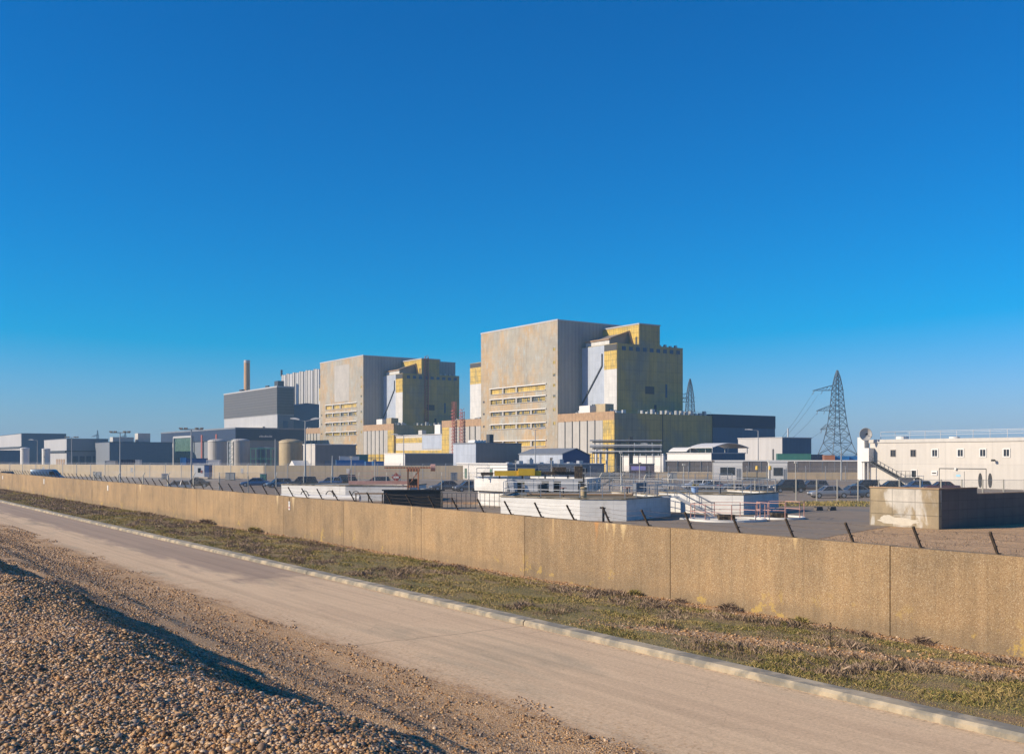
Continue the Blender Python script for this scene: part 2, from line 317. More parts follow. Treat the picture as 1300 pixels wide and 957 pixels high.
    c = mixc(nt, math_(nt, 'MULTIPLY', math_(nt, 'MULTIPLY', li, lz.outputs[0]), 0.5), c, (0.50,0.34,0.07))
    nt.links.new(c, bs.inputs['Base Color']); bs.inputs['Roughness'].default_value = 0.9
    bump(nt, bs, math_(nt, 'ADD', math_(nt, 'MULTIPLY', v.outputs['Distance'], -1), math_(nt, 'MULTIPLY', big, 1.5)), 0.5, 0.015)
    return m
M['wall'] = mat_wall()
def mat_road():
    m, nt, bs = new_mat('old_concrete_roadway'); co = objco(nt)
    big = noise(nt, mapping(nt, co, (0.9,0.22,1)), 0.55, 5, 0.6, 0.4)
    c = ramp(nt, big, [(0.30,(0.62,0.435,0.265)),(0.55,(0.68,0.485,0.295)),(0.66,(0.52,0.39,0.245)),(0.80,(0.42,0.315,0.205))])
    c = mixc(nt, 1.0, c, ramp(nt, noise(nt, co, 16, 8, 0.85), [(0.3, 0.66), (0.7, 1.22)]), 'MULTIPLY')
    sp = nt.nodes.new('ShaderNodeSeparateXYZ'); nt.links.new(co, sp.inputs[0])
    ax = math_(nt, 'ADD', sp.outputs[0], math_(nt, 'MULTIPLY', math_(nt, 'SUBTRACT', noise(nt, mapping(nt, co, (1,0.16,1), (3,1,0)), 1.0, 5, 0.6), 0.5), 5.0))
    ay = math_(nt, 'ADD', sp.outputs[1], math_(nt, 'MULTIPLY', math_(nt, 'SUBTRACT', noise(nt, mapping(nt, co, (0.8,0.3,1)), 1.0, 4, 0.6), 0.5), 14.0))
    m1 = nt.nodes.new('ShaderNodeMapRange'); nt.links.new(ax, m1.inputs[0]); m1.inputs[1].default_value = 13.2; m1.inputs[2].default_value = 14.0
    m2 = nt.nodes.new('ShaderNodeMapRange'); nt.links.new(ay, m2.inputs[0]); m2.inputs[1].default_value = 36; m2.inputs[2].default_value = 40
    c = mixc(nt, math_(nt, 'MULTIPLY', math_(nt, 'MULTIPLY', m1.outputs[0], m2.outputs[0]), 0.85), c, (0.33,0.235,0.165))
    # fine cracks and tyre-worn bands along the lane
    vc = nt.nodes.new('ShaderNodeTexVoronoi'); vc.feature = 'DISTANCE_TO_EDGE'; vc.inputs['Scale'].default_value = 0.28
    wv = nt.nodes.new('ShaderNodeVectorMath'); wv.operation = 'ADD'; nt.links.new(co, wv.inputs[0]); nz_ = nt.nodes.new('ShaderNodeTexNoise'); nz_.inputs['Scale'].default_value = 1.2; nt.links.new(co, nz_.inputs['Vector']); nt.links.new(nz_.outputs['Color'], wv.inputs[1]); nt.links.new(wv.outputs[0], vc.inputs['Vector'])
    c = mixc(nt, 0.28, c, ramp(nt, vc.outputs['Distance'], [(0.0, 0.45), (0.006, 1.0)]), 'MULTIPLY')
    tw = ramp(nt, noise(nt, mapping(nt, co, (2.2,0.03,1)), 1.0, 4, 0.6), [(0.35, 0.84), (0.55, 1.03)]); c = mixc(nt, 1.0, c, tw, 'MULTIPLY')
    sp8 = ramp(nt, noise(nt, co, 7, 3, 0.6), [(0.66, 1.0), (0.72, 0.72)]); c = mixc(nt, 1.0, c, sp8, 'MULTIPLY')
    # transverse joints every 15.2 m
    w = math_(nt, 'MULTIPLY', noise(nt, co, 0.8, 4), 0.35)
    fr = math_(nt, 'FRACT', math_(nt, 'DIVIDE', math_(nt, 'SUBTRACT', math_(nt, 'ADD', sp.outputs[1], w), 23.6), 15.2))
    c = mixc(nt, 1.0, c, ramp(nt, fr, [(0.0, 0.5), (0.0025, 0.6), (0.005, 1.0), (1.0, 1.0)]), 'MULTIPLY')
    cp, dist, _ = pebble_color(nt, co, 30)
    e = math_(nt, 'ADD', sp.outputs[0], math_(nt, 'MULTIPLY', noise(nt, mapping(nt, co, (1,0.5,1)), 1.3, 6, 0.75), 2.2))
    pe = ramp(nt, math_(nt, 'DIVIDE', e, 20.0), [(0.60, 1.0), (0.632, 0.0)])
    spk = ramp(nt, noise(nt, co, 9, 4, 0.7), [(0.5, 0.0), (0.6, 1.0)])
    pe2 = ramp(nt, math_(nt, 'DIVIDE', e, 20.0), [(0.61, 1.0), (0.70, 0.0)])
    f = math_(nt, 'MAXIMUM', pe, math_(nt, 'MULTIPLY', spk, math_(nt, 'MULTIPLY', pe2, 0.7)))
    c = mixc(nt, f, c, cp)
    # debris in the gutter
    ge = ramp(nt, math_(nt, 'DIVIDE', sp.outputs[0], 20.0), [(0.812, 0.0), (0.829, 1.0)])
    c = mixc(nt, math_(nt, 'MULTIPLY', ge, math_(nt, 'MULTIPLY', spk, 0.8)), c, (0.28,0.19,0.11))
    nt.links.new(c, bs.inputs['Base Color']); bs.inputs['Roughness'].default_value = 0.9
    bump(nt, bs, noise(nt, co, 25, 5, 0.7), 0.25, 0.01)
    return m
M['road'] = mat_road()
M['kerb'] = mat('kerb_concrete', (0.42,0.35,0.245), 0.9, mott=0.25, mscale=3, col2=(0.22,0.20,0.16), c2=(0.42,0.55), c2scale=1.4)
def mat_verge():
    m, nt, bs = new_mat('turf_soil_and_stones'); co = objco(nt)
    cp, dist, _ = pebble_color(nt, co, 24)
    g = ramp(nt, noise(nt, mapping(nt, co, (1,0.4,1)), 0.9, 6, 0.7), [(0.3,(0.15,0.13,0.045)),(0.5,(0.21,0.165,0.07)),(0.62,(0.24,0.16,0.085)),(0.8,(0.17,0.11,0.07))])
    att = nt.nodes.new('ShaderNodeAttribute'); att.attribute_name = 'stones'
    f = ramp(nt, math_(nt, 'ADD', att.outputs['Fac'], math_(nt, 'MULTIPLY', noise(nt, co, 2.5, 5, 0.7), 0.5)), [(0.62, 0.0), (0.74, 1.0)])
    c = mixc(nt, f, g, cp)
    nt.links.new(c, bs.inputs['Base Color']); bs.inputs['Roughness'].default_value = 0.95
    bump(nt, bs, noise(nt, co, 12, 5, 0.7), 0.8, 0.06)
    return m
M['verge'] = mat_verge()
M['asphalt'] = mat('worn_asphalt', (0.25,0.19,0.13), 0.9, mott=0.18, mscale=0.35, col2=(0.19,0.17,0.14), c2=(0.52,0.66), c2scale=0.12)
M['carpark'] = mat('car_park_tarmac', (0.26,0.195,0.135), 0.9, mott=0.15, mscale=0.2, col2=(0.20,0.18,0.15), c2=(0.5,0.7), c2scale=0.05)
M['drygrass'] = mat('rough_dry_grass', (0.20,0.16,0.06), 0.95, mott=0.3, mscale=1.0, col2=(0.28,0.21,0.12), c2=(0.45,0.6), c2scale=0.4)
M['paleground'] = mat('pale_worn_concrete', (0.32,0.27,0.21), 0.9, mott=0.2, mscale=0.3, col2=(0.22,0.19,0.15), c2=(0.5,0.6), c2scale=0.3)

# ------------------------------------------------------------------ the ground
_perm = RNG.random((256, 256))
def vn(x, y):                                    # lattice value noise, vectorised, 0..1
    x = np.asarray(x, float); y = np.asarray(y, float)
    xi = np.floor(x).astype(int); yi = np.floor(y).astype(int); fx = x - xi; fy = y - yi
    fx = fx*fx*(3-2*fx); fy = fy*fy*(3-2*fy)
    g = lambda i, j: _perm[i & 255, j & 255]
    return (g(xi,yi)*(1-fx)+g(xi+1,yi)*fx)*(1-fy) + (g(xi,yi+1)*(1-fx)+g(xi+1,yi+1)*fx)*fy
def fbm(x, y, n=4):
    s = 0; w = 0.5; t = 0
    for i in range(n): s = s + vn(x*2**i+17*i, y*2**i+5*i)*w; t += w; w *= 0.5
    return s/t
def sstep(x, a, b):
    t = np.clip((x-a)/(b-a), 0, 1); return t*t*(3-2*t)
def bank_z(b, a):
    bc = 3.15 - 0.03*np.clip(a-8, 0, 30) + 0.9*(fbm(a*0.42, a*0+3.1, 4)-0.5)
    roll = np.clip((b-(bc-1.0+0.5*(fbm(a*0.5+3, b*0.3, 2)-0.5)))/1.0, 0, 1.6)
    top = 3.20 + 0.34*(fbm(b*0.7+9, a*0.45, 4)-0.5) - 0.36*roll*(0.35+0.65*np.clip(roll,0,1)) - 0.10*sstep(b, 0.4, 1.6)*fbm(a*0.4+8, b*0.4, 2)
    bench = 1.25*(1-sstep(b, 4.6, 10.2))**1.0 + 0.02 + 0.16*(fbm(b*1.1, a*0.22+4, 4)-0.5)*(1-sstep(b, 8.5, 10.9))
    rut = 0.10*np.sin((b - 0.03*a)*3.4 + 1.5*fbm(b*0.2, a*0.12, 2)*4)*(1-sstep(b, 7.5, 10.0))*fbm(b*0.3+40, a*0.15, 2)
    t = sstep(b, bc-0.1, bc+1.7+1.5*(1-sstep(a, 8.3, 9.8)*(1-sstep(a, 14.5, 18))))
    z = top*(1-t) + (bench+rut)*t
    z = z*(1-0.75*sstep(a, 60, 180)) if True else z
    return np.where(b > 10.9, z-0.05*(b-10.9)/0.4, z)
def grid_mesh(name, bs_, as_, zf, m, attr=None, smooth=True):
    B, A = np.meshgrid(bs_, as_, indexing='ij'); Z = zf(B, A)
    P = np.stack([B.ravel(), A.ravel(), Z.ravel()], 1)
    nb, na = len(bs_), len(as_); i = np.arange(nb*na).reshape(nb, na)
    F = np.stack([i[:-1,:-1].ravel(), i[1:,:-1].ravel(), i[1:,1:].ravel(), i[:-1,1:].ravel()], 1)
    me = bpy.data.meshes.new(name); me.vertices.add(len(P)); me.vertices.foreach_set('co', P.ravel())
    me.loops.add(F.size); me.loops.foreach_set('vertex_index', F.ravel()); me.polygons.add(len(F))
    me.polygons.foreach_set('loop_start', np.arange(0, F.size, 4)); me.polygons.foreach_set('use_smooth', np.ones(len(F), bool))
    if attr is not None:
        at = me.attributes.new(attr[0], 'FLOAT', 'POINT'); at.data.foreach_set('value', attr[1](B, A).ravel().astype(np.float32))
    me.materials.append(m); me.update(); me.validate()
    o = bpy.data.objects.new(name, me); COL.objects.link(o); o.rotation_euler = (0,0,TH); return o
def tri_soup(name, V, F, m, smooth=False):
    me = bpy.data.meshes.new(name); me.vertices.add(len(V)); me.vertices.foreach_set('co', V.astype(np.float32).ravel())
    k = F.shape[1]; me.loops.add(F.size); me.loops.foreach_set('vertex_index', F.ravel().astype(np.int32)); me.polygons.add(len(F))
    me.polygons.foreach_set('loop_start', np.arange(0, F.size, k).astype(np.int32))
    if smooth: me.polygons.foreach_set('use_smooth', np.ones(len(F), bool))
    me.materials.append(m); me.update()
    o = bpy.data.objects.new(name, me); COL.objects.link(o); o.rotation_euler = (0,0,TH); return o
def sheet(name, pts, z, m, kind='structure'):
    b = MB(); n = len(pts); b.add([(p[0], p[1], z) for p in pts], [tuple(range(n))])
    o = b.build(name, m); tag(o, kind=kind); return o
gb = MB(); gb.add([(-2500,-500,0),(2500,-500,0),(2500,4000,0),(-2500,4000,0)], [(0,1,2,3)])
tag(gb.build('ground', M['ground']), kind='structure')
tag(grid_mesh('shingle_bank', np.concatenate([np.arange(-14,-1,0.5), np.arange(-1,5.6,0.09), np.arange(5.6,11.35,0.14)]),
    np.concatenate([np.arange(-14,4,0.6), 4*1.0115**np.arange(0,360)]), bank_z, M['shingle']), kind='structure')
rd = MB(); rd.box(9.6, 16.6, -14, 320, -0.1, 0.012); ro = rd.build('road', M['road']); ro.rotation_euler = (0,0,TH); tag(ro, kind='structure')
kb = MB(); a0 = 23.6-15.2*3
while a0 < 300:
    prof = [(16.6,-0.1),(16.6,0.10),(16.66,0.155),(17.02,0.165),(17.08,0.12),(17.08,-0.1)]
    kb.extrude(prof, 'y', a0+0.02, a0+15.17); a0 += 15.2
ko = kb.build('kerb', M['kerb']); ko.rotation_euler = (0,0,TH); tag(ko, kind='structure')
def stones(b, a):
    s = sstep(b, 22.6-0.8*sstep(-a, -45, -15), 23.4)*(1-sstep(a, 60, 100))*0.75
    mid = np.exp(-((b-(19.0+(19-a)*0.3))/0.75)**2)*(1-sstep(a, 19, 26))*0.62
    mid2 = np.exp(-((b-21.6)/0.4)**2)*(1-sstep(a, 22, 34))*0.35
    return np.maximum(np.maximum(s, mid), mid2) + 0.25*(fbm(b*0.7, a*0.3, 3)-0.5)
def verge_z(b, a):
    return 0.10 + 0.12*sstep(b, 17.1, 19)*fbm(b*0.8, a*0.4, 4) + 0.10*(fbm(b*2.2+5, a*1.2, 3)-0.5)*sstep(b, 17.1, 17.8) - 0.12*sstep(b, 21.5, 23.3)
tag(grid_mesh('verge', np.arange(17.04, 23.72, 0.11), np.concatenate([np.arange(-14,5,0.5), 5*1.011**np.arange(0,385)]), verge_z, M['verge'], ('stones', stones)), kind='structure')
sheet('asphalt_apron', [(-34,84),(8,33),(15.9,57),(23.4,67),(42,90),(38,98),(-34,106)], 0.008, M['asphalt'])
sheet('dry_grass_strip', [(19,99.5),(70,92),(90,100),(60,106.5),(19,107.5)], 0.012, M['drygrass'])
sheet('car_park', [(-95,190),(-50,123),(-34,107),(19,108),(60,107),(95,101),(110,196),(12,200),(-60,206)], 0.016, M['carpark'])
sheet('service_road', [(-150,270),(-95,190.5),(-60,206.5),(12,200.5),(110,196.5),(110,205),(12,215),(-54,219),(-150,278)], 0.008, M['paleground'])
sheet('shingle_path', [(9,34),(30,20),(60,55),(60,92),(42,90.3),(23.6,66.8),(16.1,56.8)], 0.004, M['shingle'])

# pebbles on the near bank (countless stones: one object)
ICO_T = (1+5**0.5)/2
ICO = np.array([(-1,ICO_T,0),(1,ICO_T,0),(-1,-ICO_T,0),(1,-ICO_T,0),(0,-1,ICO_T),(0,1,ICO_T),(0,-1,-ICO_T),(0,1,-ICO_T),(ICO_T,0,-1),(ICO_T,0,1),(-ICO_T,0,-1),(-ICO_T,0,1)])/math.sqrt(1+ICO_T**2)
ICF = np.array([(0,11,5),(0,5,1),(0,1,7),(0,7,10),(0,10,11),(1,5,9),(5,11,4),(11,10,2),(10,7,6),(7,1,8),(3,9,4),(3,4,2),(3,2,6),(3,6,8),(3,8,9),(4,9,5),(2,4,11),(6,2,10),(8,6,7),(9,8,1)])
def scatter_pebbles(name, b, a, z, r, m):
    n = len(b)
    S = np.stack([r*RNG.uniform(0.8,1.5,n), r*RNG.uniform(0.7,1.1,n), r*RNG.uniform(0.4,0.8,n)], 1)
    V = ICO[None]*S[:,None,:]*RNG.uniform(0.82,1.15,(n,12,1))
    t = RNG.uniform(0,2*np.pi,n); ti = RNG.normal(0,0.35,n)
    c, s = np.cos(t)[:,None], np.sin(t)[:,None]; ct, st = np.cos(ti)[:,None], np.sin(ti)[:,None]
    X, Y, Z = V[...,0], V[...,1], V[...,2]
    X, Z = X*ct - Z*st, X*st + Z*ct
    X, Y = X*c - Y*s, X*s + Y*c
    V = np.stack([X + b[:,None], Y + a[:,None], Z + (z + r*0.2)[:,None]], 2).reshape(-1,3)
    F = (ICF[None] + (np.arange(n)*12)[:,None,None]).reshape(-1,3)
    return tri_soup(name, V, F, m, True)
n = 400000
a = 4.0 + 28*RNG.random(n)**1.45; b = RNG.uniform(-1.2, 6.3, n)
x = CS*b - SN*a; d = SN*b + CS*a
k = (d > 3) & (x/d > -0.62) & (x/d < 0.3); a, b = a[k], b[k]; d = d[k]
r = RNG.lognormal(math.log(0.0092), 0.42, len(a))*(1+0.03*np.clip(d-8, 0, 20)); r = np.clip(r, 0.005, 0.030)
tag(scatter_pebbles('shingle_pebbles', b, a, bank_z(b, a), r, M['pebble']), 'loose flint pebbles covering the near shingle bank', 'pebbles', kind='stuff')
n = 60000
a = 8.0 + 70*RNG.random(n)**1.7; b = RNG.uniform(4.2, 11.6, n)
keep = (fbm(b*1.3, a*0.5, 3) > 0.36+0.25*sstep(b, 9.8, 11.6)); a, b = a[keep], b[keep]
r = np.clip(RNG.lognormal(math.log(0.012), 0.4, len(a))*(1+0.02*a), 0.006, 0.05)
tag(scatter_pebbles('scattered_gravel', b, a, np.maximum(bank_z(b, a), 0.012), r, M['pebble']), 'loose gravel spread over the track beside the roadway', 'gravel', kind='stuff')
n = 26000
a = 6.0 + 60*RNG.random(n)**1.6; b = RNG.uniform(17.2, 23.5, n)
keep = stones(b, a)+0.25*fbm(b*3, a*3, 2) > 0.38; a, b = a[keep], b[keep]
r = np.clip(RNG.lognormal(math.log(0.019), 0.35, len(a))*(1+0.012*a), 0.01, 0.06)
tag(scatter_pebbles('verge_stones', b, a, verge_z(b, a), r, M['pebble']), 'buff stones lying along the foot of the concrete wall', 'stones', kind='stuff')

# grass and low scrub on the verge (countless: one object each)
def mat_blades(name, stops):
    m, nt, bs = new_mat(name); g = nt.nodes.new('ShaderNodeNewGeometry')
    big = noise(nt, mapping(nt, objco(nt), (1,0.5,1)), 0.7, 4, 0.6)
    f = math_(nt, 'ADD', math_(nt, 'MULTIPLY', g.outputs['Random Per Island'], 0.5), math_(nt, 'MULTIPLY', big, 0.8))
    c = ramp(nt, math_(nt, 'SUBTRACT', f, 0.15), stops)
    nt.links.new(c, bs.inputs['Base Color']); bs.inputs['Roughness'].default_value = 0.8; return m
M['grass'] = mat_blades('turf_blades', [(0.12,(0.08,0.10,0.015)),(0.34,(0.19,0.175,0.035)),(0.52,(0.33,0.24,0.075)),(0.8,(0.50,0.35,0.15))])
M['scrub'] = mat_blades('dry_scrub_stems', [(0.15,(0.09,0.07,0.035)),(0.4,(0.22,0.15,0.09)),(0.6,(0.32,0.22,0.15)),(0.85,(0.46,0.34,0.23))])
def blades(name, b, a, z, h, w, lean, m):
    n = len(b); t = RNG.uniform(0, 2*np.pi, n); l = RNG.uniform(0, 2*np.pi, n); L = np.abs(RNG.normal(0, lean, n))*h
    dx, dy = np.cos(t)*w/2, np.sin(t)*w/2
    V = np.zeros((n,4,3)); 
    V[:,0] = np.stack([b-dx, a-dy, z-0.01], 1); V[:,1] = np.stack([b+dx, a+dy, z-0.01], 1)
    V[:,2] = np.stack([b+dx*0.7+np.cos(l)*L*0.4, a+dy*0.7+np.sin(l)*L*0.4, z+h*0.6], 1)
    V[:,3] = np.stack([b+np.cos(l)*L, a+np.sin(l)*L, z+h], 1)
    F = (np.array([(0,1,2),(0,2,3)])[None] + (np.arange(n)*4)[:,None,None]).reshape(-1,3)
    return tri_soup(name, V.reshape(-1,3), F, m)
def scrub_density(b, a): return fbm(b*0.55+20, a*0.28, 3) + 0.14*sstep(a, 60, 110) - 0.10*sstep(-a, -45, -8)*(b < 18.6)
n = 420000
a = 5 + 165*RNG.random(n)**2.1; b = RNG.uniform(17.12, 23.4, n)
st = stones(b, a); den = fbm(b*1.6, a*0.9, 3)
keep = (st + 0.2*(den-0.5) < 0.36) & (RNG.random(n) < 0.35 + 0.9*den); a, b, den = a[keep], b[keep], den[keep]
w = 0.0045 + 0.0004*a
h = (0.02 + 0.055*sstep(den, 0.35, 0.75))*RNG.uniform(0.6, 1.3, len(a))
tag(blades('verge_grass', b, a, verge_z(b, a), h, w, 0.9, M['grass']), 'short green and straw coloured turf on the verge below the wall', 'grass', kind='stuff')
n = 300000
a = 5 + 165*RNG.random(n)**2.0; b = RNG.uniform(17.5, 23.2, n)
sdn = scrub_density(b, a); cl = fbm(b*3.1+7, a*2.2, 2)
keep = (sdn > 0.50) & (stones(b, a) < 0.42) & (cl > 0.40); a, b, sdn, cl = a[keep], b[keep], sdn[keep], cl[keep]
h = (0.04 + 0.15*sstep(cl, 0.42, 0.72)*sstep(sdn, 0.5, 0.62))*RNG.uniform(0.45, 1.2, len(a))
tag(blades('verge_scrub', b, a, verge_z(b, a), h, 0.004 + 0.0004*a, 0.6, M['scrub']), 'brown heathery scrub growing among the turf below the wall', 'scrub', kind='stuff')
# rough plants at the foot of the wall and one dry stalk
def foot_plant(aa, bb, s, label, m='scrub'):
    n = int(900*s); t = RNG.normal(0, 0.11*s, (n,2)); rr = np.hypot(t[:,0], t[:,1])/(0.3*s)
    V0 = blades('plant', t[:,0], t[:,1]*1.25, RNG.uniform(0, 0.08, n)*s*np.clip(1-rr, 0, 1), RNG.uniform(0.04,0.17,n)*s*np.clip(1.1-rr, 0.2, 1), np.full(n, 0.010), 0.8, M[m])
    V0.location = AB(bb, aa, float(verge_z(np.array(bb), np.array(aa)))); tag(V0, label, 'plant', 'small plants along the foot of the wall')
foot_plant(22.0, 23.15, 1.3, 'dark bushy tuft of the three close together by the wall foot near the stained panel', 'scrub')
foot_plant(24.2, 23.2, 0.9, 'small grey tuft just left of the dark bushy one at the wall foot')
foot_plant(26.4, 23.2, 1.1, 'low green tuft at the wall foot below the middle panel joint', 'grass')
foot_plant(19.2, 23.1, 1.0, 'low olive tuft on the stones at the wall foot left of the last joint', 'grass')
foot_plant(15.5, 23.2, 1.0, 'small dark tuft on the stones just right of the widest wall joint')
foot_plant(62.0, 23.0, 1.8, 'round dark green bush at the wall foot where the scrub turns brown', 'grass')
foot_plant(71.0, 22.9, 2.0, 'brown bush at the wall foot in the far scrub')
sk = thing('dead_stalk', 'tall dead plant stalk standing alone in the stones of the verge', 'plant', AB(20.3, 16.0, 0.15))
s_ = MB()
s_.bar((0,0,-0.1),(0.02,0.01,0.62),0.012)
for i in range(26):
    z = 0.12+0.018*i; t = i*2.4; l = 0.10*(1-i/34); s_.bar((0.01,0,z),(0.01+math.cos(t)*l, math.sin(t)*l, z+0.05),0.010)
s_.build('stem', M['rustpost'], sk)

# ------------------------------------------------------------------ the sea-wall-like boundary wall with its barbed wire
wl_ = MB(); a0 = 16.6-8.35*4; k = 0
for k in range(30):
    z = 2.40 + 0.012*math.sin(k*2.1)
    wl_.box(23.50, 23.85, a0+0.015, a0+8.335, -0.3, z)
    wl_.box(23.56, 23.80, a0+8.335, a0+8.365, -0.3, z-0.02); a0 += 8.35
wo_ = thing('boundary_wall', 'long buff exposed aggregate concrete wall running beside the roadway and verge', 'wall', (0,0,0), TH)
wl_.build('concrete_panels', M['wall'], wo_)
def wall_sign(aa, z0, z1, w, label, red=False):
    t = thing('notice', label, 'sign', AB(23.49, aa, z0), TH, 'small white notices on the boundary wall')
    MB().box(-0.02, 0, -w/2, w/2, 0, z1-z0).build('plate', M['white'], t)
    if red:
        b_ = MB()
        b_.box(-0.024, -0.021, -w/2+0.05, w/2-0.05, 0.07, 0.2); b_.build('mark', M['red'], t)
        g = MB()
        for i in range(5): g.box(-0.024, -0.021, -w/2+0.07, w/2-0.07, 0.30+i*0.10, 0.335+i*0.10)
        g.box(-0.0235, -0.021, -0.012, 0.012, 0.30, 0.735)
        g.build('lettering', M['black'], t)
def a_of(px):
    r = (px-650)/1300; return (CS*23.49 - r*SN*23.49)/(SN + r*CS)
wall_sign(a_of(367.5), 1.62, 2.13, 0.24, 'tall white notice with a red mark fixed high on the concrete wall', True)
wall_sign(a_of(137), 1.55, 2.05, 0.42, 'blank white notice on the wall between the two lamp posts at left')
wall_sign(a_of(56), 1.5, 2.1, 0.5, 'blank white notice on the wall below the parked van')
wall_sign(a_of(3.5), 1.5, 2.0, 0.6, 'blank white notice at the far left end of the wall')
bw = thing('barbed_wire_fence', 'leaning rusty iron posts with strands of barbed wire along the top of the concrete wall', 'fence', (0,0,0), TH)
proto = None; a0 = 13.76-2.08*6
for k in range(86):
    j = 0.03*math.sin(k*5.3); jj = 0.02*math.sin(k*3.1)
    if proto is None:
        b_ = MB(); b_.bar((0,0,-0.14),(-0.42,0,0.56),0.055,0.05); b_.bar((0,0,-0.16),(0,0,0.02),0.06); 
        for f in (0.3,0.6,0.9): b_.box(-0.42*f-0.03,-0.42*f+0.03,-0.012,0.012,0.56*f+0.01,0.56*f+0.035)
        proto = b_.build('post', M['rustpost'], bw); o = proto
    else:
        o = proto.copy(); COL.objects.link(o); o.parent = bw
    o.location = (23.80, a0+k*2.08+j*0.4, 2.4); o.rotation_euler = (0, jj*1.5, j*1.2)
wr = MB()
for f in (0.3, 0.6, 0.9):
    for k in range(85):
        y0 = a0+k*2.08; p = [(23.80-0.42*f, y0+2.08*t, 2.4+0.56*f+0.02-0.04*(1-(2*t-1)**2)*(0.4+((k*7) % 5)/3)) for t in (0,0.5,1)]
        wr.bar(p[0], p[1], 0.006); wr.bar(p[1], p[2], 0.006)
wr.build('wire', M['rustpost'], bw)

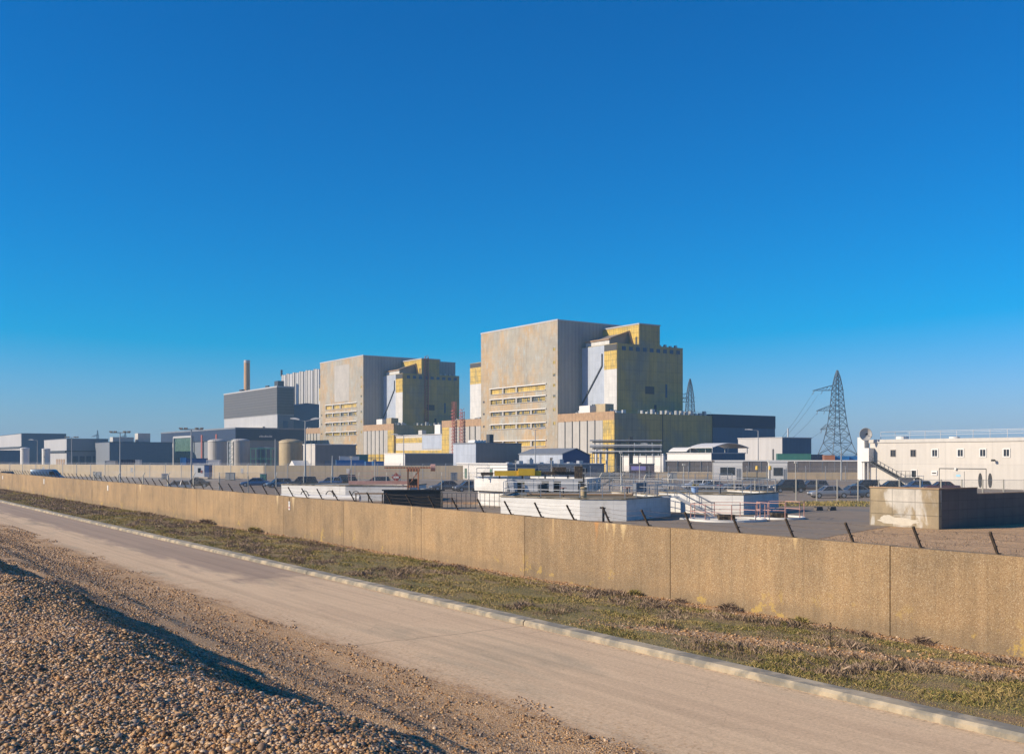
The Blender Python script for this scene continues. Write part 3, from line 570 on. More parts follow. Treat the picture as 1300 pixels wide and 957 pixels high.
# ------------------------------------------------------------------ the two reactor buildings
def reactor(loc, label):
    t = thing('reactor_building', label, 'power station', loc, TH, 'twin reactor buildings of the power station')
    H = 50.0; L = 40.0; U = 47.0
    b = MB(); b.cm = 0
    # front wall (x=0) left open for recessed window rows is kept solid; rows stand in shallow recesses cut between piers
    rows = [(27.4,29.3),(23.7,25.4),(19.5,20.9),(14.8,16.3),(8.5,10.3)]
    y0, y1 = 7.0, 40.5
    zs = 0.0
    for (a_, c_) in sorted(rows):
        b.box(0, 0.7, y0, y1, zs, a_); zs = c_
    b.box(0, 0.7, y0, y1, zs, H)
    b.box(0, 0.7, 0, y0, 0, H); b.box(0, 0.7, y1, U, 0, H)
    b.build('front_wall', M['clad_front'], t)
    MB().box(0.7, L, 0, U, 0, H).build('main_block', M['clad_side'], t)
    c_ = MB(); c_.box(-0.12, 0.35, -0.12, U+0.12, H+0.002, H+0.5); c_.box(0.352, L+0.12, -0.12, 0.3, H+0.002, H+0.4)
    c_.build('parapet', M['palegrey'], t)
    MB().box(-0.04, -0.003, 14.5, 30.5, 30.6, 47.5).build('pale_panel_area', M['clad_front2'], t)
    for i, (a_, c2) in enumerate(rows):
        w = MB().box(0.45, 0.69, y0+0.003, y1-0.003, a_+0.003, c2-0.003).build('window_band', M['glaz_dark'] if i not in (0,4) else M['glaz_yellow'], t)
        s_ = MB(); s_.box(-0.35, 0.44, y0-0.8, y1+0.3, c2+0.003, c2+0.30); s_.build('window_hood', M['white'], w)
        s_ = MB().box(-0.28, 0.44, y0-0.3, y1+0.3, a_-0.16, a_-0.003).build('sill', M['palegrey'], w)
        for y in (15.2, 24.1, 32.6):
            if i or y != 15.2: MB().box(-0.06, 0.44, y-0.5, y+0.5, a_+0.003, c2-0.003).build('pier', M['clad_front2'], w)
    for z in (40.7,36.3,32.2,28.7,25.0,20.6,16.0): MB().box(-0.06,-0.003,1.3,2.6,z-0.55,z+0.45).build('vent', M['glaz_dark'], t)
    for z in (24.9,20.5,15.9): MB().box(-0.06,-0.003,44.6,45.6,z-0.35,z+0.35).build('vent', M['louvre_dark'], t)
    # corner towers on both flanks
    for sgn, yb, ye in ((-1, -0.003, -18.6), (1, U+0.003, U+23.4)):
        n = min(yb, ye); x = max(yb, ye)
        tw = MB().box(10.0, 39.0, yb, ye, 0, 41.5).build('side_tower', M['clad_olive'], t)
        if sgn < 0:
            MB().box(9.9, 9.997, -12.2, -0.3, 18.5, 41.3).build('pale_flank', M['clad_bluewhite'], tw)
            MB().box(9.85, 9.997, -18.5, -12.203, 18.5, 33.2).build('white_flank', M['clad_white'], tw)
            MB().box(9.83, 9.997, -18.5, -12.203, 33.203, 39.2).build('glazed_panel', M['glaz_yellow'], tw)
            MB().box(9.85, 9.997, -18.5, -12.203, 39.203, 41.3).build('louvre', M['louvre_dark'], tw)
            p = MB(); p.bar((9.75,-11.2,38.6),(9.75,-11.2,34.6),0.35); p.bar((9.75,-11.2,34.6),(9.75,-0.8,22.6),0.4); p.build('conduit', M['darksteel'], tw)
            p = MB()
            for k in range(5): p.box(9.7, 9.88, -6-0.9*k-0.45, -6-0.9*k, 21.6, 22.2)
            p.build('vent', M['glaz_dark'], tw)
            MB().box(22.0, 26.0, -18.68, -18.603, 25.5, 28.0).build('opening', M['louvre_dark'], tw)
            MB().box(31.0, 31.8, -18.68, -18.603, 24.5, 29.0).build('window', M['blue_clad'], tw)
            MB().box(26.0, 27.0, -18.68, -18.603, 18.6, 22.0).build('door', M['navy'], tw)
            tr = MB()
            for k in range(9): tr.box(12+3*k, 13.6+3*k, -18.68, -18.603, 39.3, 40.6)
            tr.build('high_windows', M['blue_clad'], tw)
            # sloping plant room on the tower roof
            r_ = MB(); r_.extrude([(11.2,41.503),(19.4,41.503),(19.4,46.0),(11.2,43.2)], 'y', -1.0, -13.5)
            r_.build('sloping_roof_plant', M['shed_grey'], tw)
            r_ = MB(); r_.bar((10.9,-1.0,43.3),(10.9,-13.6,43.3),0.5); r_.bar((11.0,-13.7,43.4),(19.2,-13.7,46.3),0.5); r_.bar((19.2,-13.7,46.4),(19.2,-15.6,41.6),0.7); r_.build('roof_edge', M['wood'], tw)
            MB().box(11.0,11.197,-13.4,-1.1,41.6,43.0).build('pale_front', M['clad_white'], tw)
            e = MB()
            for k in range(4): e.box(29.5+2.4*k, 30.3+2.4*k, -17.4, -16.6, 41.503, 42.1+0.3*(k % 2))
            e.build('roof_plant', M['steel'], tw)
        else:
            MB().box(9.85, 9.997, n+0.1, x-0.1, 18.5, 33.2).build('white_flank', M['clad_white'], tw)
            MB().box(9.83, 9.997, n+0.1, x-0.1, 33.203, 39.6).build('glazed_panel', M['glaz_yellow'], tw)
            MB().box(9.85, 9.997, n+0.1, x-0.1, 39.603, 41.3).build('louvre', M['louvre_dark'], tw)
    # high rear block
    MB().box(19.5, 28.6, -18.5, -0.003, 41.503, 48.2).build('upper_block', M['clad_olive'], t)
    MB().box(19.42, 19.497, -18.4, -0.1, 41.6, 47.9).build('upper_glazing', M['glaz_yellow'], t)
    MB().box(19.3, 28.8, -18.7, -0.003, 48.203, 48.6).build('upper_roof', M['palegrey'], t)
    MB().box(19.3, 19.41, -17.6, -16.8, 41.6, 44.2).build('upper_door', M['louvre_dark'], t)
    # low annexes left and right of the block
    for sgn, yb, ye in ((-1, -0.003, -29.0), (1, U+0.003, U+28.4)):
        e0, e1 = (ye, yb) if sgn < 0 else (yb, ye)
        if sgn < 0:
            an = MB(); an.box(0.4, 9.8, e0, e1, 0, 18.4); an.box(9.8, 42.5, e0, -18.75, 0, 18.4); an.box(39.1, 42.5, -18.747, e1, 0, 18.4)
        else:
            an = MB(); an.box(0.4, 9.8, e0, e1, 0, 18.4); an.box(9.8, 42.5, U+23.5, e1, 0, 18.4)
        an = an.build('annex', M['clad_olive'], t)
        g = 5.5
        p0, p1 = (e0+g, e1-0.2) if sgn < 0 else (e0+0.2, e1-g)
        MB().box(0.0, 0.397, p0, p1, 5.9, 16.2).build('panel_wall', M['annex_panel'], an)
        MB().box(-0.05, 0.397, e0, e1, 16.203, 18.9).build('top_band', M['rust_band'], an)
        q0, q1 = (e0, p0-0.003) if sgn < 0 else (p1+0.003, e1)
        MB().box(-0.03, 0.397, q0, q1, 0, 16.2).build('corner_glazing', M['glaz_yellow'], an)
        MB().box(-0.02, 0.397, p0, p1, 2.8, 5.897).build('low_window_band', M['glaz_yellow'], an)
        MB().box(0.0, 0.397, p0, p1, 0, 2.797).build('plinth_wall', M['offwhite'], an)
        m_ = MB()
        for k in range(1, 6):
            y = p0+(p1-p0)*k/6; m_.box(-0.2, -0.003, y-0.12, y+0.12, 3.0, 16.4)
        m_.box(-0.12,-0.052, p0, p1, 4.3, 4.5)
        m_.build('mullion', M['darksteel'], an)
        rp = MB()
        for k in range(9):
            y = e0+2+k*2.9; w_ = RNG.uniform(0.4,1.3); rp.box(2+RNG.uniform(0,4), 4+RNG.uniform(0,5), y-w_/2, y+w_/2, 18.403, 19.0+RNG.uniform(0.1,1.0))
        for k in range(14): x_ = 12+k*2.1; rp.box(x_, x_+RNG.uniform(0.4,1.2), e0+0.6, e0+1.6, 18.403, 19+RNG.uniform(0,0.9)) if sgn < 0 else None
        rp.build('roof_plant', M['steel'], an)
        if sgn < 0:
            MB().box(2.0, 5.0, -14.5, -9.0, 18.405, 21.3).build('roof_cabin', M['white'], an)
            MB().box(3.0, 6.5, -21, -16.5, 18.405, 21.6).build('roof_housing', M['tankyellow'], an)
            rl = MB()
            for k in range(17): rl.bar((9.9+2*k, e0+0.2, 18.4),(9.9+2*k, e0+0.2, 19.5),0.06)
            rl.bar((9.9,e0+0.2,19.5),(41.9,e0+0.2,19.5),0.06); rl.bar((9.9,e0+0.2,18.95),(41.9,e0+0.2,18.95),0.05)
            rl.build('roof_railing', M['steel'], an)
            for x_ in (42.2, 20.0): MB().box(x_, x_+0.25, e0-0.1, e0-0.003, 0, 18.3).build('downpipe', M['darksteel'], an)
    return t
r2_loc = near(708, 340)
R2 = reactor(r2_loc, 'nearer and taller looking reactor building with yellow window rows, standing right of its twin')
r1_loc = (r2_loc[0]-SN*144.5, r2_loc[1]+CS*144.5)
R1 = copy_tree(R2, r1_loc, TH, 'more distant reactor building, left of its larger looking twin, red ladder on its flank')
MB().box(33, 42.8, -9.0, 8, 41.51, 48.6).build('rear_block', M['clad_side'], R1)
for o in kids(R2):
    if o.name.startswith('pale_panel_area'): bpy.data.objects.remove(o)
ld = MB(); x_ = 21.0
ld.bar((x_,-18.9,18.5),(x_,-18.9,49.5),0.28); ld.bar((x_+1.6,-18.9,18.5),(x_+1.6,-18.9,49.5),0.28)
for k in range(26): ld.bar((x_,-18.9,19+1.2*k),(x_+1.6,-18.9,20.1+1.2*k),0.16)
ld.build('ladder_mast', M['red'], R1)
# link block between the two, and the red stair masts at R2's left annex
lx = AB(0, 0); o_ = Vector((*r2_loc, 0)) + AB(0.6, 47+28.42)
lk = thing('link_building', 'low cream block with two yellow window bands joining the two reactor buildings', 'building', o_, TH)
Lk = 144.5-47-28.4-29.05
MB().box(0.3, 24, 0, Lk, 0, 13.6).build('wall', M['offwhite'], lk)
for z0_, z1_ in ((10.6,12.6),(5.4,7.4)): MB().box(0.2, 0.297, 0.3, Lk-0.3, z0_, z1_).build('window_band', M['glaz_yellow'], lk)
MB().box(0.1, 0.297, 0.1, 17, 8.0, 13.4).build('grey_panels', M['clad_bluewhite'], lk)
MB().box(0.0, 24, -0.0, Lk, 13.603, 13.9).build('roof', M['palegrey'], lk)
MB().box(4, 6.5, 9, 13.5, 13.903, 17.8).build('roof_cabin', M['white'], lk)
MB().box(4, 6.5, 4, 8, 13.903, 17.0).build('roof_plant', M['deepblue'], lk)
MB().box(4, 6.0, 24, 27, 13.903, 15.8).build('roof_vent', M['offwhite'], lk)
st = thing('stair_mast', 'twin red ladder masts rising against the left annex of the nearer reactor building', 'mast', Vector((*r2_loc,0))+AB(-1.2, 58.5), TH)
for y in (0, 6.0):
    m_ = MB()
    for dx_, dy_ in ((0,0),(1.1,0),(0,1.1),(1.1,1.1)): m_.bar((dx_,y+dy_,0),(dx_,y+dy_,26 if y else 22),0.16)
    for k in range(18): m_.bar((0,y,1+1.25*k),(0,y+1.1,1.9+1.25*k),0.12); m_.bar((0,y,1+1.25*k),(1.1,y,1.9+1.25*k),0.12); m_.box(-0.4,-0.2,y-0.3,y+1.4,1+1.25*k,1.25+1.25*k)
    m_.build('ladder', M['red'], st)

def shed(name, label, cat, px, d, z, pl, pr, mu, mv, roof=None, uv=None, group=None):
    """box building seen over its near corner; mv = the sunlit face (towards the left), mu = the shaded one; pale and dark pairs put this light into the colour"""
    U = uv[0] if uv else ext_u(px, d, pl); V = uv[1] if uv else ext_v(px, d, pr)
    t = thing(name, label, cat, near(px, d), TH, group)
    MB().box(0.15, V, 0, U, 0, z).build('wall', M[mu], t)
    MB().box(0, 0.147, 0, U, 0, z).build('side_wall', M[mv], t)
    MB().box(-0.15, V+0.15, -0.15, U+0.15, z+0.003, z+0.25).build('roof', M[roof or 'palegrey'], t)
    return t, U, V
# ---- right of the reactors
t, U, V = shed('turbine_hall', 'navy topped slate blue hall joined to the right end of the nearer reactor building', 'hall', 905, 340.5, 14.6, 904, 983.5, 'blue_clad', 'blue_clad', 'navy', uv=(26, 30.5))
MB().box(-0.1, V+0.1, -0.1, U, 14.9, 19.0).build('navy_fascia', M['navy'], t)
t, U, V = shed('grey_building', 'flat roofed building with pale end and dark slate side in front of the navy hall', 'building', 993, 290, 10.1, 937, 1030, 'blue_clad', 'palegrey')
b = MB(); b.box(-0.1,-0.003,3,3.5,3,7); b.build('downpipe', M['darksteel'], t)
MB().box(6, 6.3, 3, 3.3, 10.36, 13).build('aerial', M['steel'], t)
t, U, V = shed('low_block', 'long low dark block behind the green cabins, left of the lattice pylon', 'building', 995, 330, 4.6, 985, 1093, 'navy', 'bluegrey')
# ---- far left: the second station
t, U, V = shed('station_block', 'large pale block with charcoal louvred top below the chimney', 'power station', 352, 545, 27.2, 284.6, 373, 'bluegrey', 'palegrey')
MB().box(-0.2, V+0.1, -0.2, U+0.1, 27.46, 41.8).build('louvred_top', M['charcoal'], t)
MB().box(-0.35, V+0.25, -0.35, U+0.25, 41.803, 42.5).build('roof_rim', M['palegrey'], t)
MB().box(-1.2, -0.003, 18, 62, 16.0, 21.5).build('low_lean_to', M['offwhite'], t)
MB().box(V*0.35, V*0.65, -0.08, -0.003, 12, 24).build('tall_louvre', M['blue_clad'], t)
for q_ in ((1.5,5,3,8,42.51,45.5),(2.5,3.5,20,24,42.51,44),(2,4,60,64,42.51,44)): MB().box(*q_).build('roof_plant', M['darksteel'], t)
c = near(352, 545); c2 = (c[0]+CS*(V+0.3), c[1]+SN*(V+0.3))
t = thing('boiler_house', 'dark blue block between the louvred block and the more distant reactor', 'building', c2, TH)
MB().box(0, 27, 1, 40, 0, 31).build('wall', M['blue_clad'], t)
b = MB(); b.extrude([(0.5,31.003),(26,31.003),(22,33.0),(8,34.0),(2,32.5)], 'y', 2, 38); b.build('roof', M['blue_clad'], t)
MB().box(18, 25, 0.9, 0.997, 13, 18).build('opening', M['navy'], t)
t = thing('reactor_hall', 'tall hall of alternating light and dark vertical fins behind the louvred block', 'building', near(405.5, 600), TH)
U = ext_u(405.5, 600, 355); V = 24
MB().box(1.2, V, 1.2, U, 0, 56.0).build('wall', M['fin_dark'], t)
y = 0.4; k = 0; FW = [2.0,3.4,1.2,2.6,4.0,2.2,1.4,3.6]
fins = 0
while y < U-4:
    w_ = FW[k % 8]; MB().box(0, 1.197, y, y+w_, 10, 56.2+0.3*(k % 3)).build('fin', M['fin_light' if k % 3 else 'palegrey'], t)
    y += w_ + (0.9, 0.5, 1.6, 0.7)[k % 4]; k += 1
for x_ in (2.5, 7, 11, 16, 20): MB().box(x_, x_+2.4, 0.2, 1.197, 10, 56.1).build('fin', M['bluegrey'], t)  # end fins darker: that face's shade is put into their colour
MB().box(0.5, 1.5, U-1.2, U-0.2, 56, 60).build('aerial', M['darksteel'], t)
t = thing('chimney', 'tall round buff chimney standing behind the louvred block', 'chimney', near(313.5, 620))
b = MB(); b.cyl(0,0,0,61.5,2.05,28,1.75); b.build('stack', M['brick'], t, True)
b = MB(); b.cyl(0,0,61.503,63.2,1.85,28,1.85); b.build('cap', M['palegrey'], t, True)
# long turbine hall in front of the second station
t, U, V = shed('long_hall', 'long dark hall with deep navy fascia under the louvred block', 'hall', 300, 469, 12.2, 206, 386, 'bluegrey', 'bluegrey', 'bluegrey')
MB().box(-0.6, V, -0.6, U+0.5, 12.46, 17.6).build('fascia', M['navy'], t)
MB().box(-0.75, V, -0.75, U+0.6, 17.603, 18.3).build('roof_edge', M['bluegrey'], t)
g = MB().box(-1.2, -0.003, ext_u(300,469,245), ext_u(300,469,225), 0.5, 14.5).build('curtain_wall', M['greenglass'], t)
f_ = MB(); u0, u1 = ext_u(300,469,246), ext_u(300,469,224)
f_.box(-1.6,-0.7,u0-0.9,u0,0,15.4); f_.box(-1.6,-0.7,u1,u1+0.9,0,15.4); f_.box(-1.6,-0.7,u0,u1,14.6,15.6); f_.build('frame', M['palegrey'], g)
MB().box(-1.0,-0.605,u1+1,u1+26,9.5,12.0).build('pale_band', M['offwhite'], t)
for u in (u0-16, u0-38): MB().box(-0.9,-0.61,u,u+1.8,3,15.6).build('red_pipe', M['red'], t)
g = MB()
for k in range(9): h_ = 0.55+0.35*((k*5) % 3)/2; g.box(10.6+0.72*k, 11.1+0.72*k, -0.66, -0.603, 13.9, 13.9+h_)
g.box(10.9, 16.5, -0.66, -0.603, 14.1, 14.35); g.build('sign_lettering', M['white'], t)
# far left sheds
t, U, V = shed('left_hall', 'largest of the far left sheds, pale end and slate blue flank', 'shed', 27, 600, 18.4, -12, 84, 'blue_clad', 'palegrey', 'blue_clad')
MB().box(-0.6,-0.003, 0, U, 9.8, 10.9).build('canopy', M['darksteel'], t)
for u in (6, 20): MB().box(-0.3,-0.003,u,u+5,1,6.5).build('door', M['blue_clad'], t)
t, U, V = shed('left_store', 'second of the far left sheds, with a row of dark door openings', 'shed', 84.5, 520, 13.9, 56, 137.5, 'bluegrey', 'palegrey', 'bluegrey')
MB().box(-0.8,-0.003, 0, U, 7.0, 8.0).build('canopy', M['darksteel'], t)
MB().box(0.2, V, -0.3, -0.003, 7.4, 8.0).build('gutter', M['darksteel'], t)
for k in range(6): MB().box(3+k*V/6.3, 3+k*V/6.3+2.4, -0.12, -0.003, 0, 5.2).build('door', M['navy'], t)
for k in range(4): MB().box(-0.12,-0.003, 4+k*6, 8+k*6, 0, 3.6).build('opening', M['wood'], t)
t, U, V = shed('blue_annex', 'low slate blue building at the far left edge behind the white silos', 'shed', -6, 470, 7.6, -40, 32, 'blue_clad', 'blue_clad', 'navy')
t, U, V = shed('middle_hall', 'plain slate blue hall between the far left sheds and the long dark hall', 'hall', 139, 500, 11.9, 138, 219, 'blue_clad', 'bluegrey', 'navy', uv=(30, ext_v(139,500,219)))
b = MB(); b.box(2, 12, 2, 8, 12.15, 14.5); b.box(14, 20, 2, 8, 12.15, 16.5); b.build('roof_plant', M['offwhite'], t)
MB().box(44, 49, 0.5, 5, 12.16, 15.2).build('roof_housing', M['navy'], t)
def silo(px, d, z, r, label, m='white', dome=0.4, group=None, name='storage_silo'):
    t = thing(name, label, 'tank', near(px, d), 0, group)
    b = MB(); b.cyl(0,0,0,z,r,32); b.build('shell', M[m], t, True)
    b = MB(); b.cyl(0,0,z+0.003,z+0.15,r+0.12,32,r+0.12,dome); b.build('lid', M[m], t, True)
    b = MB()
    for k in range(int(z/0.6)): b.bar((-0.25,-r-0.25,0.5+0.6*k),(0.25,-r-0.25,0.5+0.6*k),0.05)
    b.bar((-0.25,-r-0.25,0.2),(-0.25,-r-0.25,z+0.8),0.06); b.bar((0.25,-r-0.25,0.2),(0.25,-r-0.25,z+0.8),0.06)
    b.build('ladder', M['darksteel'], t); return t
silo(31.5, 420, 8.1, 1.7, 'slim white silo, left one of the pair before the far left sheds', group='slim white silos')
silo(58.5, 425, 7.8, 1.6, 'slim white silo, right one of the pair before the far left sheds', group='slim white silos')
silo(276, 330, 9.6, 3.0, 'large pale round tank, left of the pair before the long dark hall', 'fin_light', 0.8, 'large pale tanks')
silo(305, 340, 9.9, 3.0, 'large pale round tank, right of the pair before the long dark hall', 'fin_light', 0.8, 'large pale tanks')
silo(369, 330, 9.3, 3.7, 'wide tan round tank beside the annex of the distant reactor', 'tankyellow', 1.1)
silo(336, 345, 7.6, 2.6, 'dull grey tank right of the pale pair, wrapped in green steelwork', 'bluegrey', 0.3)
pf = thing('steel_framework', 'dark green steel framework between and beside the large round tanks', 'framework', near(290, 322))
for x0_ in (0, 1.6): 
    for k in range(5): MB().bar((x0_,0,0),(x0_,0,9.5),0.22).build('column', M['darksteel'], pf) if k == 0 else None
b = MB()
for k in range(6):
    b.bar((0,0,1+1.6*k),(1.6,0,1+1.6*k),0.15); b.bar((0,0,1+1.6*k),(1.6,0,2.5+1.6*k),0.1)
for x0_ in np.linspace(7, 15, 6): b.bar((x0_,0,0),(x0_,0,7.5),0.18)
b.bar((7,0,7.4),(15,0,7.4),0.25); b.bar((7,0,4.2),(15,0,4.2),0.2); b.build('bracing', M['green'], pf)
# marquee
t = thing('marquee', 'small white gabled marquee in front of the tan tank', 'marquee', near(374, 300), TH)
gw = 4.2; b = MB(); b.extrude([(-0.0,0),(gw,0),(gw,2.2),(gw/2,3.7),(0,2.2)], 'x', 0, 6.5); b.build('canvas', M['white'], t)
b = MB(); b.box(-0.05,-0.003,1.5,2.7,0,1.9); b.build('doorway', M['shed_grey'], t)

# ------------------------------------------------------------------ perimeter wall, screens, sheds and cabins of the works
def poly_wall(name, label, cat, pts, z, th, m, part='wall_panels', z0=0):
    t = thing(name, label, cat, (*pts[0], 0)); b = MB(); o = Vector(pts[0])
    for p, q in zip(pts, pts[1:]):
        p, q = Vector(p)-o, Vector(q)-o; d = (q-p).normalized(); n = Vector((-d.y, d.x))*th/2
        b.prism([(p-n)[:], (q-n)[:], (q+n)[:], (p+n)[:]], z0, z)
    b.build(part, m, t); return t
PW = [(-178,292),(-134,266),(-54,223),(-10,220),(14.8,216)]
t = poly_wall('perimeter_wall', 'long buff concrete perimeter wall across the far side of the car park', 'wall', PW, 2.9, 0.3, M['farwall'])
t = poly_wall('low_wall', 'low buff wall under the dark mesh screens right of centre', 'wall', [(15.3,219),(31,221),(72,214),(112,206)], 1.5, 0.3, M['farwall'])
t = poly_wall('screen_fence', 'dark grey mesh screens on the low buff wall, right of centre', 'fence', [(33.2,221.7),(72,214.0),(112,206.3)], 3.85, 0.12, M['screen'], 'mesh_panels', 1.52)
pm = None
for i in range(33):
    f = i/32; pm2 = MB().bar((0,0,0),(0,0,3.9),0.09).build('post', M['steel'], t) if pm is None else pm.copy()
    if pm is None: pm = pm2
    else: COL.objects.link(pm2)
    pm2.location = (78.8*f, -15.4*f-0.15, 0)
b = MB(); b.bar((0,0,3.93),(38.8,-7.7,3.93),0.28); b.bar((38.8,-7.7,3.93),(78.8,-15.4,3.93),0.28); b.build('top_rail', M['white'], t)
for px, lab in ((56,'white notice on the perimeter wall behind the parked van'),(168,'white notice on the perimeter wall right of the first T-shaped lamp post'),(308,'white notice on the perimeter wall between the booth and the blue cars'),(442,'white notice on the perimeter wall below the blue container')):
    x0, d0 = near(px, 221 if px > 320 else (224 if px > 300 else (242 if px > 100 else 262))) 
    for p, q in zip(PW, PW[1:]):
        r = (px-650)/1300; den = (q[0]-p[0]) - r*(q[1]-p[1]); f = (r*p[1]-p[0])/den
        if 0 <= f <= 1: x0, d0 = p[0]+f*(q[0]-p[0]), p[1]+f*(q[1]-p[1])
    t = thing('notice', lab, 'sign', (x0, d0-0.2, 1.2), 0, 'white notices on the perimeter wall'); MB().box(-0.35,0.35,-0.1,-0.02,0,1.0).build('plate', M['white'], t)
# sheds behind that wall
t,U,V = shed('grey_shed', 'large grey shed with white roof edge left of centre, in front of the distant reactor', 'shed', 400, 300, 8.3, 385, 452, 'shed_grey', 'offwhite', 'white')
MB().box(3, 8, -0.12, -0.003, 0, 3.6).build('roller_door', M['bluegrey'], t)
MB().box(V+0.2, V+4.5, 1, 8, 0, 5.5).build('lean_to', M['green'], t)
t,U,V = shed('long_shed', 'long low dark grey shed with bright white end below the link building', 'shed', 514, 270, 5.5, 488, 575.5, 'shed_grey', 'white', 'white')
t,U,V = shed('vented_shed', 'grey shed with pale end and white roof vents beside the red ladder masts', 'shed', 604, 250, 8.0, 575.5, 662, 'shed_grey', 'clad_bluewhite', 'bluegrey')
b = MB()
for k in range(4): b.extrude([(0.8+0.9*k,8.26),(1.5+0.9*k,8.26),(1.7+0.9*k,8.9),(1.1+0.9*k,8.9)], 'y', 2+0.0*k, 5)
b.build('roof_vents', M['white'], t)
MB().box(6, 7.2, 3, 4.5, 8.26, 10.4).build('roof_housing', M['darksteel'], t)
t = thing('gabled_shed', 'pale sided shed with blue gable end below the nearer reactor', 'shed', near(714, 235), TH)
U = ext_u(714, 235, 659); V = ext_v(714, 235, 749)
b = MB(); b.extrude([(0.05,0),(V,0),(V,5.0),(V/2,6.6),(0.05,5.3)], 'y', 0, U); b.build('wall', M['deepblue'], t)
MB().box(0.0, 0.047, 0, U, 0, 5.3).build('side_wall', M['clad_bluewhite'], t)
b = MB(); b.extrude([(-0.2,5.33),(V/2,6.62),(V+0.2,5.0),(V+0.2,5.15),(V/2,6.8),(-0.2,5.5)], 'y', -0.2, U+0.2); b.build('roof', M['bluegrey'], t)
for u in (4, 12): MB().box(-0.25,-0.003,u,u+0.5,1.5,4.5).build('wall_light', M['darksteel'], t)
t,U,V = shed('site_office', 'long white single storey cabin with shade-toned grey right flank behind the dark parked cars', 'cabin', 644, 206, 3.1, 580, 767, 'bluegrey', 'white', 'palegrey')  # blue-grey flank: shade of a white cabin put into the wall colour
for u in (ext_u(644,206,590), ext_u(644,206,622)): MB().box(-0.06,-0.003,u-0.9,u,0.2,2.3).build('door', M['greenglass'], t)
for k in range(5): MB().box(2+4.3*k, 3.3+4.3*k, -0.05, -0.003, 1.2, 2.3).build('window', M['glass'], t)
MB().box(-0.1, 0.3, -0.1, U, 3.36, 3.5).build('fascia', M['white'], t)
for k in range(8): MB().box(1+2.6*k, 2+2.6*k, 1, 2, 3.36, 3.36+0.3+0.3*(k % 3)).build('roof_unit', M['steel'], t)
def container(px, d, z0, L, W, H, m, label, rz=TH, group='shipping containers behind the perimeter wall'):
    t = thing('shipping_container', label, 'container', (*near(px, d), z0), rz, group)
    MB().box(0.03, L-0.03, 0.03, W-0.03, 0.03, H-0.03).build('corrugated_shell', M[m], t)
    b = MB()
    for x in (0.06, L-0.06):
        for y in (0.06, W-0.06): b.bar((x,y,0),(x,y,H),0.14)
    for z in (0.07, H-0.07):
        for y in (0.06, W-0.06): b.bar((0.06,y,z),(L-0.06,y,z),0.13)
        for x in (0.06, L-0.06): b.bar((x,0.06,z),(x,W-0.06,z),0.13)
    b.build('corner_frame', M[m], t)
    b = MB()
    for y in (0.5, 0.9, 1.5, 1.9): b.bar((-0.02,y,0.1),(-0.02,y,H-0.1),0.04)
    b.build('door_bars', M['steel'], t); return t
container(427, 250, 1.3, 6.8, 2.4, 2.7, 'blue', 'bright blue container right of the grey shed, above the perimeter wall', 0.25)
container(464.5, 255, 1.0, 3.0, 2.4, 2.6, 'blue', 'short blue container, first right of the bright blue one', 0.3)
container(474, 250, 1.0, 2.6, 2.4, 2.7, 'blue', 'lighter short blue container, left of the bright white shed end', 0.3)
container(431, 262, 3.6, 5.0, 2.4, 1.3, 'white', 'white low container standing behind and above the bright blue one', 0.2)
container(235.5, 265, 1.8, 5.2, 2.4, 2.6, 'deepblue', 'deep blue container behind the T-shaped lamp post beside the booth', 0.1)
container(229, 262, 1.6, 1.3, 1.3, 3.0, 'blue', 'small bright blue box at the left end of the deep blue container', 0.1)
container(262, 258, 1.7, 3.2, 2.4, 2.3, 'white', 'white container right of the deep blue one', 0.1)
container(153, 262, 0.9, 3.0, 2.4, 3.2, 'navy', 'dark navy container beside the first T-shaped lamp post', 0.1)
container(165, 266, 1.4, 2.4, 2.4, 2.6, 'white', 'white container right of the dark navy one', 0.1)
container(133, 262, 1.2, 2.6, 2.4, 2.6, 'offwhite', 'off-white container left of the dark navy one', 0.1)
container(987, 262, 3.3, 8.4, 2.4, 2.3, 'green', 'green container behind the mesh screens right of the gatehouse', -0.1)
container(1028, 265, 2.9, 3.4, 2.4, 2.5, 'navy', 'dark container right of the green one behind the screens', -0.1)
container(1046.5, 262, 3.5, 2.6, 2.4, 1.7, 'orange', 'orange container at the foot of the lattice pylon', -0.1)
container(1060, 264, 3.2, 3.6, 2.4, 1.8, 'blue', 'blue container right of the orange one at the foot of the pylon', -0.1)
container(1075, 266, 3.2, 3.0, 2.4, 1.8, 'blue', 'last blue container before the white building', -0.1)
# canopy building, gatehouses
t,U,V = shed('canopy_building', 'low white building with curved white canopy roof in front of the olive annex', 'building', 903, 262, 5.6, 847, 946, 'blue_clad', 'white', 'palegrey')
b = MB(); n = 8; arc = [(0.5+ (V+1)*i/n, 7.2+1.2*math.sin(math.pi*i/n)) for i in range(n+1)]
b.extrude(arc + [(x, z-0.15) for x, z in reversed(arc)], 'y', 0, U*0.55); b.build('curved_canopy', M['white'], t)
b = MB(); arc2 = [(0.5+4.5*i/n, 6.3+1.0*math.sin(math.pi*i/n)) for i in range(n+1)]
b.extrude(arc2 + [(x, z-0.15) for x, z in reversed(arc2)], 'y', U*0.58, U); b.build('small_canopy', M['white'], t)
for x in (0.6, V*0.5, V+1): 
    for y in (0.2, U*0.5): MB().bar((x,y,5.6),(x,y,7.4),0.15).build('canopy_post', M['lamp_grey'], t)
for k in range(5): MB().box(-0.05,-0.003,2+k*U/5.4,3.6+k*U/5.4,2.2,3.4).build('window', M['glass'], t)
